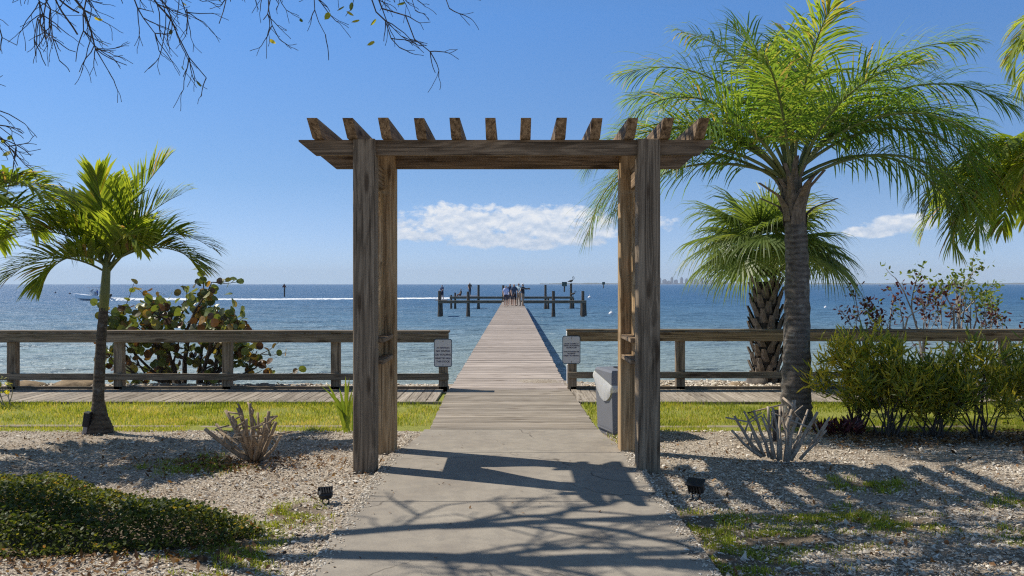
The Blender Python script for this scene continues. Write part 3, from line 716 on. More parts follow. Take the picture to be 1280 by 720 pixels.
pelican('brown pelican perched on the end of the far side beam',((717.5-640)/F*D2-.1,D2,.22),R(270),.78,.82)

# ------------------------------------------------------------------ boat, markers, floats, skyline
def boat():
    D=156.; x0=(91-640)/F*D; L=6.6
    t_=thing('motor_boat','white open motor boat with a canopy speeding left beyond the leaning palm','boat',(x0+L/2,D,-1.33))
    m=MB(); m.sm=False; secs=[]
    for s_,hw,zk,zs in ((0,.02,.95,1.32),(.08,.35,.45,1.27),(.2,.72,.12,1.18),(.4,.98,.0,1.02),(.7,1.05,-.05,.90),(1,1.0,-.05,.84)):
        x=x0+s_*L; secs.append([m.vert((x,D+b*hw,-1.33+zz)) for b,zz in ((-1,zs),(-.92,lerp(zk,zs,.35)),(0,zk-.0),(.92,lerp(zk,zs,.35)),(1,zs))])
    for a,b in zip(secs[:-1],secs[1:]):
        for i in range(4): m.face((a[i],b[i],b[i+1],a[i+1]))
        m.face((a[0],a[4],b[4],b[0]))
    m.face(secs[-1]); build('hull',m,plain('boat_hull',(.84,.86,.88),.35,var=.04),t_)
    m=MB(); m.box((x0+3.7,D,-.05),(.9,.8,.8),bev=.05); m.prism([(x0+3.2,.35),(x0+3.35,.35),(x0+3.75,.75),(x0+3.65,.75)],'y',D-.4,D+.4); build('console',m,plain('console',(.6,.63,.66),.4),t_)
    m=MB(); 
    for dx in(-.7,.7):
        for dy in(-.6,.6): m.tube([(x0+3.9+dx,D+dy,-.4),(x0+3.9+dx*.9,D+dy*.9,1.05)],.03,6)
    build('canopy_frame',m,plain('rail_metal',(.5,.5,.5),.3,metal=.8),t_)
    m=MB(); m.box((x0+3.9,D,1.08),(2.3,1.7,.09),bev=.03); build('canopy',m,plain('canopy_cloth',(.35,.42,.55),.7),t_)
    m=MB(); m.box((x0+L+.25,D,-.35),(.5,.4,.5),bev=.08); m.box((x0+L+.2,D,-.95),(.2,.15,.9),bev=.02); build('outboard_motor',m,Black,t_)
    person('person in a bright blue top at the console of the motor boat',(x0+4.5,D-.1,-.95),1.7,R(95),(.03,.10,.42),(.04,.06,.12),True,.05)
    m=MB(); rr_=rng(77)
    for yo,xa,xb,w0 in ((0,x0+L-.3,-9.,1.6),(2.5,x0+L+6,-13.,1.2),(-26,0,0,0)):
        if not w0: continue
        n=260; a=[];b=[]
        for k in range(n):
            x=lerp(xa,xb,k/(n-1)); y=D+yo+(k/n)*26; hw=w0*(1+k/n*2.2)*rr_.uniform(.6,1.25); z=-1.33+.10+ (.45*math.exp(-k/40))+rr_.uniform(0,.07)
            a.append(m.vert((x,y-hw,-1.36))); b.append((m.vert((x,y,z)),m.vert((x,y+hw,-1.36))))
        for k in range(n-1): m.face((a[k],a[k+1],b[k+1][0],b[k][0])); m.face((b[k][0],b[k+1][0],b[k+1][1],b[k][1]))
    struct(build('wake_foam',m,FoamM),'white foaming wake trailing behind the motor boat','wake','stuff')
boat()
def marker(label,px,D,top,shape,sz):
    x=(px-640)/F*D; t_=thing('channel_marker',label,'channel marker',(x,D,-1.33))
    m=MB(); m.tube([(x,D,-2),(x,D,top)],.17 if D<260 else .3,8); build('pole',m,PileM,t_)
    m=MB()
    if shape=='tri': m.prism([(x-sz,top-.1),(x+sz,top-.1),(x,top+1.5*sz)],'y',D-.26,D-.2)
    else: m.prism([(x-sz,top-.1),(x+sz,top-.1),(x+sz,top+1.7*sz),(x-sz,top+1.7*sz)],'y',D-.42,D-.34)
    build('daymark',m,plain('daymark',(.16,.06,.05) if shape=='tri' else (.05,.09,.07),.6),t_)
marker('channel marker pole with a dark red triangle, left of the arbour',355.5,200,1.0,'tri',.55)
marker('channel marker pole with a dark square board near the pelican piling',705.5,330,.9,'sq',.95)
marker('tiny distant channel marker right of the pelican piling',754.5,600,1.4,'sq',1.0)
def floaty(label,px,py,r_,c):
    D=(H+1.33)*F/(py-355); x=(px-640)/F*D; m=MB(); m.sm=True
    m.tube([(x,D,-1.36-r_*.3),(x,D,-1.36),(x,D,-1.33+r_*.5),(x,D,-1.33+r_*.95),(x,D,-1.33+r_*1.2)],[r_*.4,r_*.9,r_,r_*.55,r_*.1],10); m.tube([(x,D,-1.33+r_*1.1),(x,D,-1.33+r_*1.8)],r_*.12,6)
    tag(build('buoy',m,plain('float_paint',c,.5)),label,'buoy')
floaty('small dark float on the water ahead of the boat bow',87,367.5,.35,(.05,.06,.09))
floaty('tiny dark float on the water farthest left of the boat',69,366.5,.35,(.05,.06,.09))
floaty('white float bobbing right of the pier pilings',764,393,.26,(.75,.75,.75))
floaty('small white float on the water right of the boat wake end',737,372.6,.4,(.75,.75,.75))
floaty('small white float seen through the fan palm and trunk gap',1032,385,.2,(.75,.75,.75))
# far shore and skyline across the bay
m=MB(); r=rng(31); D=9000.; n=70; pts=[]
for k in range(n+1):
    x=lerp(300,6200,k/n); pts.append((x,8+6*mnoise.noise((x*.004,0,0))+4*mnoise.noise((x*.02,3,0))))
for dd,hm in ((0,1.0),):
    A=[m.vert((x,D,-2)) for x,z in pts]; B=[m.vert((x,D+60,max(3,z*1.4))) for x,z in pts]; C_=[m.vert((x,D+400,-2)) for x,z in pts]
    for k in range(n): m.face((A[k],A[k+1],B[k+1],B[k])); m.face((B[k],B[k+1],C_[k+1],C_[k]))
struct(build('far_shore',m,plain('far_trees',(.06,.08,.05),.9,var=.3,scale=.01)),'low wooded far shore across the bay','shore')
def wallmat():
    t=NT('tower_wall'); v=t.obj(); b=t.N('ShaderNodeTexBrick',{'Vector':t.mapv(v,(1,1,1),rot=(R(90),0,0)),'Scale':.12,'Color1':(.10,.12,.15,1),'Color2':(.14,.16,.19,1),'Mortar':(.42,.41,.40,1),'Mortar Size':.035},offset=0.0)
    t.P(Base_Color=b.outputs[0],Roughness=.5); return t.m
TowM=wallmat()
for px,top,wd in ((803,347.8,30),(808,350.5,44),(815,350,36),(820,348.2,26),(823.5,347.2,20),(829,349,40),(834,350.8,30),(838,346.2,24),(843,349.5,38),(850,346.6,28),(856,348.0,26),(862,346.0,30),(868,349.0,44),(875,347.0,26),(881,349.5,36),(888,350.3,40),(897,350.2,36),(905,351,40)):
    x=(px-640)/F*D; zt=H+(355-top)/F*D; m=MB(); hz=zt*.82
    m.box((x,D-80,hz/2),(wd,40,hz)); m.box((x+wd*.05,D-80,(hz+zt)/2),(wd*.62,28,zt-hz))
    tag(build('tower',m,TowM,origin=(x,D-80,0)),'hazy distant high-rise tower on the skyline across the bay','building','high-rises on the far skyline')

# ------------------------------------------------------------------ rocks on the bank
def rock(name,label,c,s,mat,seed,group=None):
    m=MB(); m.sm=True; n1,n2=14,9; rings=[]
    for i in range(n2+1):
        th=PI*i/n2; ring=[]
        for j in range(n1):
            ph=2*PI*j/n1; d=Vector((math.sin(th)*math.cos(ph),math.sin(th)*math.sin(ph),math.cos(th)))
            q=1+.32*mnoise.noise(d*1.3+Vector((seed,seed*2,0)))+.12*mnoise.noise(d*4+Vector((0,seed,0)))
            ring.append(m.vert((d.x*s[0]*q,d.y*s[1]*q,d.z*s[2]*q)))
        rings.append(ring)
    for i in range(n2):
        for j in range(n1): m.face((rings[i][j],rings[i+1][j],rings[i+1][(j+1)%n1],rings[i][(j+1)%n1]))
    o=build(name,m,mat); o.location=c; tag(o,label,'rock',group)
rock('rock','large flat tan rock behind the railing, left of the leaning palm trunk',P(98,484,14.3),(.40,.3,.15),RockM,3)
rock('rock','rounded brown rock behind the railing near the left edge',P(38,484.5,14.3),(.26,.25,.12),RockM,9)
rock('rock','dark rock at the foot of the fan palm behind the right railing',P(945,482,14.4),(.22,.25,.17),RockG,5)
rock('rock','pale tan rock left of the fan palm base behind the right railing',P(921,484.5,14.1),(.13,.2,.08),RockM,6)
r=rng(12)
for k,(px,py,s_) in enumerate(((180,487,.1),(205,486,.12),(228,487,.11),(310,487,.13),(333,487,.15),(352,487,.12),(390,488,.1),(120,487,.12),(420,488,.1),(500,488,.1),(528,488,.09))):
    rock('rock','small dark rock on the bank under the sea grape',P(px,py,14.2),(s_*1.3,s_,s_*.75),RockG,k+20,'small rocks along the left bank')
for k,(px,py,s_) in enumerate(((835,486,.09),(852,487,.08),(873,486,.1),(890,487,.07),(905,487.5,.06))):
    rock('rock','small pale shell stone on the bank right of the bin',P(px,py,14.1),(s_*1.3,s_,s_*.6),RockM,k+50,'small pale stones along the right bank')

# ------------------------------------------------------------------ palms
UP=Vector((0,0,1))
def frond(mb,o,az_,el0,length,droop,n,ll,lw,vee,ld_,r,rr_=.018,tintb=.45,s0=.14,a0=68,a1=22,deadtip=.1,sweep=0.0,segs=4,plum=False):
    h=Vector((math.sin(az_),math.cos(az_),0)); K=16; pts=[Vector(o)]; T=[]
    for i in range(K):
        s_=(i+.5)/K; e=el0-droop*s_**1.35; a=az_+sweep*s_
        d_=Vector((math.sin(a),math.cos(a),0))*math.cos(e)+UP*math.sin(e); T.append(d_); pts.append(pts[-1]+d_*(length/K))
    mb.mi=1; mb.sm=True; mb.tube(pts,[rr_*(1-.85*(i/K)) for i in range(K+1)],5,tints=[.6]*(K+1)); mb.mi=0; mb.sm=False
    for i in range(n):
        u=max(0.,min(.999,(i+r.uniform(-.25,.25))/n)); s_=s0+(1-s0)*max(0,min(.999,u)); f_=s_*K; k=min(K-1,int(f_)); p=pts[k].lerp(pts[k+1],f_-k); t_=T[k]
        S=t_.cross(UP); S=S.normalized() if S.length>.05 else Vector((h.y,-h.x,0)); N=S.cross(t_).normalized()
        prof=(.55+.45*math.sin(PI*min(1,u*1.15)**.75)) if u<.75 else lerp(.93,.38,(u-.75)/.25)
        for sg in (-1,1):
            a=R(lerp(a0,a1,u**1.3)+r.uniform(-7,7)); ve=vee+(r.uniform(-.14,.14) if not plum else r.choice((-.35,.15,.75))+r.uniform(-.15,.15))
            dr=(t_*math.cos(a)+(S*sg*math.cos(ve)+N*math.sin(ve))*math.sin(a)).normalized()
            L=ll*prof*r.uniform(.86,1.12); q=p.copy(); P_=[q.copy()]; sides=[]
            dd=dr.copy(); g=ld_*r.uniform(.7,1.3)
            for j in range(segs):
                dd=(dd+Vector((0,0,-g*(j+.4)/segs))).normalized(); q=q+dd*(L/segs); P_.append(q.copy())
            for j in range(segs+1):
                dj=(P_[min(j+1,segs)]-P_[max(j-1,0)]).normalized(); sd=dj.cross(N); sides.append(sd.normalized() if sd.length>.05 else t_)
            ws=[lw*.35,lw*.9,lw,lw*.7,lw*.0] if segs==4 else [lw*.4,lw,lw*.75,0]
            tn=max(0,min(1,tintb+r.gauss(0,.13)+(.35*deadtip*10*(u-.7) if u>.7 else 0)+(.5 if r.random()<deadtip*.25 else 0)))
            mb.strip(P_,[w_*.5 for w_ in ws],sides,tn)
def trunk(pts,rad,mat,par,n=14,wob=.03,seed=1,name='trunk'):
    P2=[];R2=[]
    for i in range(len(pts)-1):
        for k in range(8): P2.append(Vector(pts[i]).lerp(Vector(pts[i+1]),k/8)); R2.append(lerp(rad[i],rad[i+1],k/8)*(1+.03*((len(P2)%2)*2-1)))
    P2.append(Vector(pts[-1])); R2.append(rad[-1]); m=MB(); m.sm=True; m.tube(P2,R2,n,wob=wob,rg=rng(seed)); return build(name,m,mat,par)

# 1 slender leaning palm on the left
b=G(124,541); lp=thing('palm_tree','slender young palm with yellow green arching fronds, leaning before the left railing','palm tree',b)
t0=P(122.5,500,b.y); t1=P(126,430,b.y); t2=P(131,365,b.y); t3=P(134.5,318,b.y)
trunk([b-V(0,0,.05),b+V(0,0,.06),b+V(0,0,.20),t0,t1,P(129.5,385,b.y)],[.165,.145,.090,.064,.055,.050],ThinBark,lp,seed=2)
m=MB(); m.sm=True; m.tube([P(129.5,388,b.y),P(131,365,b.y),P(133,335,b.y),P(135,310,b.y)],[.050,.054,.044,.028],10); build('crownshaft',m,Crown,lp)
r=rng(101); ctr=P(134,334,b.y)
FR=[ # azimuth, elevation, length, droop
 (78,72,1.45,25),(62,66,1.3,45),(-84,64,1.5,95),(-88,56,1.5,104),(-140,58,1.2,95),(88,56,1.5,108),(94,34,1.3,90),(-160,26,1.05,105),(172,82,1.15,35),(0,78,1.2,40),(-30,62,1.3,85),(30,58,1.25,90),(-60,70,1.35,60),(100,44,1.35,108),(135,50,1.15,105),(-105,34,1.2,95)]
for a,e,L,dp in FR:
    m=MB(); frond(m,ctr+V(r.uniform(-.02,.02),r.uniform(-.02,.02),r.uniform(-.10,.04)),R(a),R(e),L*.93,R(dp*.9),42,.54,.040,.72,.28,r,.014,.56,.16,55,18,.13); build('frond',m,[PalmY,Crown],lp)
# 2 palm whose fronds reach in at the left edge
b=V(-5.75,8.9,0); p2=thing('palm_tree','palm just beyond the left edge with only its fronds reaching in','palm tree',b); c=V(-5.72,8.9,2.35)
trunk([b,c-V(0,0,.5)],[.10,.07],ThinBark,p2,seed=4); m=MB(); m.tube([c-V(0,0,.5),c],[.068,.04],10); build('crownshaft',m,Crown,p2)
for k in range(14):
    m=MB(); frond(m,c,R(k*26+8),R(r.uniform(25,70)),1.3,R(r.uniform(95,130)),38,.50,.038,.6,.36,r,.014,.40,.16,62,24,.16); build('frond',m,[PalmY,Crown],p2)
# 3 big feather palm on the right
b=V((996-640)/F*10.3,10.3,0); bp=thing('palm_tree','tall feather palm with grey ringed trunk and long drooping fronds','palm tree',b); d=10.3
trunk([b-V(0,0,.05),P(995,500,d),P(996,430,d),P(997,340,d),P(994,262,d)],[.195,.175,.155,.138,.120],PalmBark,bp,22,.05,7)
r=rng(55)
for k in range(24):
    u=k/24; a=k*2.399; z=lerp(2.46,2.92,u); m=MB(); rad=.13*(1-.35*u)
    base=V(P(994,268,d).x-.02*u*3,d,z)+V(math.cos(a),math.sin(a),0)*rad*.8; out=V(math.cos(a),math.sin(a),0); L=lerp(.26,.42,r.random())*(1.35 if k in(5,8) else 1); sd=out.cross(UP)
    sp_=lerp(.34,.10,u)*r.uniform(.6,1.6)
    p=[base-UP*.08,base+UP*.08+out*.02,base+UP*L*.6+out*sp_*.22,base+UP*L+out*sp_*.75]
    w_=[.09,.085,.045,.028]; A=[]
    for pp,ww in zip(p,w_): A.append([m.vert(pp-sd*ww),m.vert(pp+out*.03),m.vert(pp+sd*ww),m.vert(pp-out*.012)])
    for q in range(3):
        for j in range(4): m.face((A[q][j],A[q][(j+1)%4],A[q+1][(j+1)%4],A[q+1][j]))
    m.face(A[3]); build('leaf_base',m,BootM,bp)
FR=[(-88,40,2.35,88,.45),(-80,22,2.05,80,.45),(-100,52,2.6,150,.75),(-60,62,2.2,75,.5),(-20,82,2.3,45,.5),(15,80,2.3,55,.6),(62,70,2.3,95,.45),(88,46,2.45,95,.42),(80,30,2.35,110,.45),(100,60,2.5,100,.45),
 (70,54,2.4,120,.5),(-45,78,2.3,60,.62),(150,66,1.9,80,.6),(-150,70,1.9,80,.62),(120,48,2.1,110,.5),(-125,52,2.0,115,.5),(40,60,2.2,90,.45),(-35,52,2.2,90,.45),(180,80,1.9,60,.7),(0,65,2.2,75,.5),(105,32,2.2,115,.5),(-97,34,2.7,118,.62),(-110,60,2.3,105,.5),(95,74,2.5,80,.55),(20,72,2.3,60,.6),(-86,50,2.45,108,.5),(-76,36,2.3,100,.5),(85,56,2.45,118,.48),(97,42,2.3,116,.5),(-65,70,2.4,85,.55)]
cc_=V(P(990,215,d).x,d,2.98)
for a,e,L,dp,tb in FR:
    m=MB(); frond(m,cc_+V(.06*math.sin(R(a)),.06*math.cos(R(a)),r.uniform(-.1,.12)),R(a),R(e),L*1.14,R(dp),82,.76,.0205,.22,.55,r,.024,tb,.2,58,24,.10,plum=True); build('frond',m,[PalmM,Crown],bp)
# 4 palm at the right edge, 5 taller palm further right
def edge_palm(label,b,c,n,L,seed,tb,ll=.5,azs=None):
    t_=thing('palm_tree',label,'palm tree',b); r=rng(seed)
    trunk([b,V(lerp(c.x,b.x,.75),c.y,c.z*.6),V(lerp(c.x,b.x,.4),c.y,c.z-.5),c-V(0,0,.2)],[.16,.12,.11,.10],PalmBark,t_,seed=seed)
    m=MB(); m.tube([c-V(0,0,.3),c-V(0,0,.05)],[.11,.07],10); build('crownshaft',m,BootM,t_)
    for k in range(n):
        a=R(k*360/n+r.uniform(-10,10)); m=MB(); frond(m,c,a,R(r.uniform(20,72)),L*r.uniform(.85,1.1),R(r.uniform(95,140)),40,ll,.034,.35,.55,r,.018,tb+r.uniform(-.12,.12),.15,62,24,.12); build('frond',m,[PalmY,Crown],t_)
edge_palm('palm cut by the right edge with dense drooping golden fronds',V(7.6,10.9,0),V(6.72,10.9,2.85),44,1.65,66,.54,.55)
edge_palm('taller palm beyond the right edge with frond tips showing in the upper corner',V(8.4,11.6,0),V(8.15,11.5,5.0),24,1.75,67,.52)

# 6 fan palm behind the right railing
b=V((958-640)/F*14.5,14.5,-.08); sb=thing('palm_tree','fan palm with stout criss-cross booted trunk behind the right railing','palm tree',b); d=14.5
top=P(958,352,d); trunk([b-V(0,0,.2),V(top.x,d,.9),top],[.20,.20,.17],BarkM,sb,12,.03,9)
r=rng(71); nb=95; 
for k in range(nb):
    u=k/nb; a=k*2.399; z=lerp(b.z-.02,top.z,u); rad=.205+.045*math.sin(PI*min(1,u*1.1))
    out=V(math.cos(a),math.sin(a),0); sd=out.cross(UP); base=V(b.x,d,z)+out*rad*.85; m=MB(); lean=r.uniform(-.5,.5)
    tipv=base+UP*r.uniform(.14,.2)+out*r.uniform(.06,.12)+sd*lean*.12; mid=base.lerp(tipv,.5)+out*.015
    A=[]
    for pp,ww,th in ((base-UP*.05,.075,.03),(mid,.05,.028),(tipv,.034,.022)): A.append([m.vert(pp-sd*ww),m.vert(pp+out*th),m.vert(pp+sd*ww),m.vert(pp-out*th)])
    for q in range(2):
        for j in range(4): m.face((A[q][j],A[q][(j+1)%4],A[q+1][(j+1)%4],A[q+1][j]))
    m.face(A[2]); build('boot',m,BootM,sb)
def fan(mb,o,az_,el,petL,R_,r,tint,droop=.5,nseg=60,tilt_=40):
    h=V(math.sin(az_),math.cos(az_),0); d0=h*math.cos(el)+UP*math.sin(el)
    K=6; p=Vector(o); pts=[p.copy()]; dd=d0.copy()
    for i in range(K): dd=(dd+UP*-.055).normalized(); p=p+dd*(petL/K); pts.append(p.copy())
    mb.mi=1; mb.sm=True; mb.tube(pts,[.022-.01*i/K for i in range(K+1)],5,tints=[.6]*(K+1)); mb.mi=0; mb.sm=False
    S=dd.cross(UP); S=S.normalized() if S.length>.05 else V(h.y,-h.x,0); dd.rotate(Matrix.Rotation(-R(tilt_),3,S)); N=S.cross(dd).normalized()
    for i in range(nseg):
        ph=R(lerp(-128,128,(i+.5)/nseg)+r.uniform(-2,2)); L=R_*(1-.28*abs(ph/R(128))**2)*r.uniform(.85,1.1)
        fold=.28*abs(math.sin(ph)); e=(dd*math.cos(ph)+S*math.sin(ph)-N*fold*.6).normalized()
        q=p.copy(); P_=[q.copy()]; g=droop*r.uniform(.7,1.4)
        for j in range(5):
            e=(e+UP*(-g*(max(0,j-1.5))/5)).normalized(); q=q+e*(L/5); P_.append(q.copy())
        sides=[]
        for j in range(6):
            dj=(P_[min(j+1,5)]-P_[max(j-1,0)]).normalized(); s_=dj.cross(N); sides.append((s_.normalized() if s_.length>.05 else S)*.9+N*(.35 if i%2 else -.35))
        wd=.0135*R_/.9; mb.strip(P_,[wd*.4,wd*1.05,wd*1.15,wd*.8,wd*.4,0],sides,max(0,min(1,tint+r.gauss(0,.1))))
hub=top+V(0,0,.10)
for k in range(28):
    u=k/27; a=k*2.399+.4; e=lerp(84,26,u**.9); m=MB(); fan(m,hub+V(math.sin(a)*.06,math.cos(a)*.06,0),a,R(e),lerp(.85,1.1,r.random()),lerp(.92,1.1,r.random()),r,.45+r.uniform(-.12,.15)+(.12 if e<15 else 0),1.15+.5*u,58,lerp(15,50,min(1,u*1.8))); build('fan_frond',m,[SabalM,Crown],sb)

# ------------------------------------------------------------------ branching plants
def branch(mb,p,d_,L,rad,depth,r,tips,spread=35,wander=.25,grav=0.0,kids=(2,3),shrink=.68,n=4,minr=.003):
    K=4; pts=[p.copy()]; dd=d_.normalized(); rd=[rad]
    for i in range(K):
        dd=(dd+V(r.gauss(0,wander),r.gauss(0,wander),r.gauss(0,wander)+grav)*.5).normalized(); pts.append(pts[-1]+dd*(L/K)); rd.append(max(minr,rad*(1-.35*(i+1)/K)))
    mb.tube(pts,rd,n if rad>.012 else 3,cap=depth==0)
    if depth==0: tips.append((pts[-1],dd)); tips.append((pts[2],dd)); return
    for q in range(r.randint(*kids)):
        ax=dd.orthogonal().normalized(); ax.rotate(Matrix.Rotation(r.uniform(0,2*PI),3,dd)); nd=dd.copy(); nd.rotate(Matrix.Rotation(R(r.uniform(spread*.4,spread*1.2)),3,ax))
        branch(mb,pts[-1] if q==0 else pts[r.randint(2,K)],nd,L*shrink*r.uniform(.8,1.2),rd[-1]*.8,depth-1,r,tips,spread,wander,grav,kids,shrink,n,minr)
def leaf_quad(mb,p,d_,L,W,r,tint,curl=.2,segs=3,up=None):
    dd=d_.normalized(); sd=dd.cross(UP if abs(dd.z)<.95 else V(1,0,0)).normalized(); sd.rotate(Matrix.Rotation(r.uniform(-1.2,1.2),3,dd)); nn=sd.cross(dd)
    P_=[];q=p.copy();P_.append(q.copy())
    for j in range(segs): dd=(dd+nn*curl*r.uniform(-.3,1)).normalized(); q=q+dd*(L/segs); P_.append(q.copy())
    ws={3:[W*.25,W*.5,W*.42,0],4:[W*.2,W*.45,W*.5,W*.35,0]}[segs]
    mb.strip(P_,ws,[sd]*(segs+1),tint)
def round_leaf(mb,p,d_,rad,r,tint):
    nrm=Vector((r.gauss(0,1),r.gauss(0,1)-.4,r.gauss(0,.8)+.5)).normalized(); a=nrm.orthogonal().normalized(); a.rotate(Matrix.Rotation(r.uniform(0,6.28),3,nrm)); b_=nrm.cross(a); c=p+d_*rad*.9; n=9
    ci=mb.vert(c-nrm*rad*.10,tint); ring=[mb.vert(c+(a*math.cos(2*PI*k/n)*1.0+b_*math.sin(2*PI*k/n)*.92)*rad*r.uniform(.93,1.04)+nrm*rad*.12*math.cos(4*PI*k/n),tint) for k in range(n)]
    for k in range(n): mb.face((ci,ring[k],ring[(k+1)%n]))

# sea grape behind the left railing
b=V((232-640)/F*15.2,15.2,-.25); sg_=thing('shrub','sea grape shrub with round green and rust leaves behind the left railing','shrub',b); r=rng(88)
bmb=MB(); tips=[]
for px,py,L,rd in ((150,395,1.0,.035),(178,380,1.2,.04),(205,395,1.2,.05),(240,370,1.3,.05),(262,360,1.4,.05),(285,375,1.3,.045),(315,420,1.2,.045),(340,440,1.1,.04),(180,430,.9,.04),(230,420,1.0,.04),(290,430,.9,.035),(140,430,.8,.03),(325,450,.8,.03),(260,440,.8,.04),(205,450,.7,.03)):
    tgt=P(px,py,15.2+r.uniform(-.6,.6)); s_=b+V(r.uniform(-.35,.35),r.uniform(-.2,.2),0); dv=tgt-s_
    branch(bmb,s_,dv,dv.length*.60,rd,2,r,tips,38,.22,.05,(3,4),.5)
m=MB(); ends=[q for q,_ in tips]
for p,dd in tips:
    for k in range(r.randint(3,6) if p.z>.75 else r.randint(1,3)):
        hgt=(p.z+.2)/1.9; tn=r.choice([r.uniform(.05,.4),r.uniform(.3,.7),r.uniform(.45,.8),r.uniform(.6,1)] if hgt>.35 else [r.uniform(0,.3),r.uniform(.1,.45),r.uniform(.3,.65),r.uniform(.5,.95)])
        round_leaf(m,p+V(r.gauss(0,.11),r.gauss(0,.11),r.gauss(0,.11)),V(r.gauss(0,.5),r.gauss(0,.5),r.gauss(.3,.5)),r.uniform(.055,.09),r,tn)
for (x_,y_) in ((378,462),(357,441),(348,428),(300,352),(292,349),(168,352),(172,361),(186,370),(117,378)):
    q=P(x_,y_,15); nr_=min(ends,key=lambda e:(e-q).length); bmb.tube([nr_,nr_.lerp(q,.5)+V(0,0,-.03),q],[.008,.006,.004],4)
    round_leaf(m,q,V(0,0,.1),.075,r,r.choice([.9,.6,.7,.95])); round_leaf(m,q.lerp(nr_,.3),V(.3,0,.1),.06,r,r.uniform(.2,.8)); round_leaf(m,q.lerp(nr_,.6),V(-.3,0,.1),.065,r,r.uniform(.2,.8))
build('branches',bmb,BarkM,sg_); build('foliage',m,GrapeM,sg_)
# sparse woody shrub behind the right railing
b=V((1165-640)/F*14.8,14.8,-.1); wb=thing('shrub','sparse pale-stemmed shrub with dark red and green leaves behind the right railing','shrub',b); r=rng(91); bmb=MB(); tips=[]
for px,py,rd in ((1075,372,.022),(1100,365,.022),(1130,350,.024),(1165,335,.026),(1185,325,.024),(1215,350,.03),(1240,355,.024),(1262,358,.02),(1140,385,.02),(1200,385,.024),(1245,385,.02),(1090,395,.018),(1060,385,.018),(1115,378,.018),(1150,362,.018),(1180,360,.02),(1225,372,.02),(1255,392,.018),(1085,382,.016),(1272,375,.016),(1205,345,.02)):
    tgt=P(px,py,14.8+r.uniform(-.4,.4)); s_=b+V(max(-1.1,min(1.1,(tgt.x-b.x)*.7))+r.uniform(-.2,.2),r.uniform(-.2,.2),0); dv=tgt-s_; branch(bmb,s_,dv,dv.length*.66,rd,2,r,tips,30,.2,.05,(2,4),.42,minr=.004)
build('branches',bmb,PaleBark,wb); m=MB()
for p,dd in tips:
    for k in range(r.randint(4,8)):
        red=(p.z<lerp(1.95,1.30,sstep(6.4,8.2,p.x))+.25*mnoise.noise(p*1.5)); tn=r.uniform(0,.5) if (red and r.random()<.85) else r.uniform(.6,1)
        if p.z<1.3 and r.random()<.4: continue
        leaf_quad(m,p+V(r.gauss(0,.07),r.gauss(0,.07),r.gauss(0,.07)),V(r.gauss(0,1),r.gauss(0,1),r.gauss(.3,.8)),r.uniform(.06,.095),r.uniform(.032,.048),r,tn)
build('foliage',m,WoodyM,wb)
# narrow-leaved shrubs in front of the right railing
def croton(label,px,py,wd,hgt,seed,nst,bright,grp=None):
    b=G(px,py); t_=thing('shrub',label,'shrub',b); r=rng(seed); bmb=MB(); tips=[]
    for k in range(nst):
        a=r.uniform(0,2*PI); q=r.random()**.6; tgt=b+V(math.cos(a)*wd*q,math.sin(a)*wd*.7*q,hgt*(1-.40*q*q)*r.uniform(.50,1.0)); s_=b+V(r.uniform(-.10,.10),r.uniform(-.08,.08),-.02); dv=tgt-s_
        mid=s_+V(dv.x*.30,dv.y*.30,dv.z*.30); bmb.tube([s_,s_.lerp(mid,.5)+V(r.gauss(0,.012),r.gauss(0,.012),0),mid],[.015,.012,.010],5)
        branch(bmb,mid,tgt-mid,(tgt-mid).length*.55,.009,2,r,tips,34,.25,.03,(2,3),.62,minr=.003)
    build('stems',bmb,BarkM,t_); m=MB(); 
    for p,dd in tips:
        tb=r.gauss(bright,.12)
        for k in range(r.randint(8,13)):
            dv=(dd*.5+V(r.gauss(0,.75),r.gauss(0,.75),r.gauss(.15,.55))); tn=max(0,min(1,tb+r.gauss(0,.2)+(.25 if r.random()<.14 else 0)))
            leaf_quad(m,p+V(r.gauss(0,.05),r.gauss(0,.05),r.gauss(0,.06)),dv,r.uniform(.08,.17),r.uniform(.014,.024),r,tn,.42,4)
    build('foliage',m,CrotonM,t_)
croton('narrow-leaved yellow green shrub nearest the tall feather palm trunk',1072,538,.42,1.38,201,15,.80)
croton('narrow-leaved shrub with dark stems, second from the feather palm trunk',1112,546,.44,1.22,202,15,.68)
croton('dark green narrow-leaved shrub, third from the feather palm trunk',1168,547,.38,1.05,203,14,.56)
croton('narrow-leaved shrub on two bent stems nearest the right edge',1228,548,.42,1.12,204,14,.64)
croton('narrow-leaved shrub cut by the right edge of the view',1296,546,.45,1.15,205,13,.62)
# low red plants under them
for k,(px,py,n) in enumerate(((1030,543,14),(1048,545,16),(1066,544,15))):
    b=G(px,py); m=MB(); r=rng(300+k)
    for q in range(n*4):
        a=r.uniform(0,6.28); p=b+V(math.cos(a)*.10*r.random(),math.sin(a)*.08*r.random(),r.uniform(.0,.12)); leaf_quad(m,p,V(math.cos(a),math.sin(a),r.uniform(.2,1.2)),r.uniform(.09,.15),r.uniform(.02,.032),r,r.random(),.3,4)
    tag(build('bedding_plant',m,RedM,origin=b),'low dark red leafy plant at the foot of the shrubs','plant','red bedding plants by the feather palm')

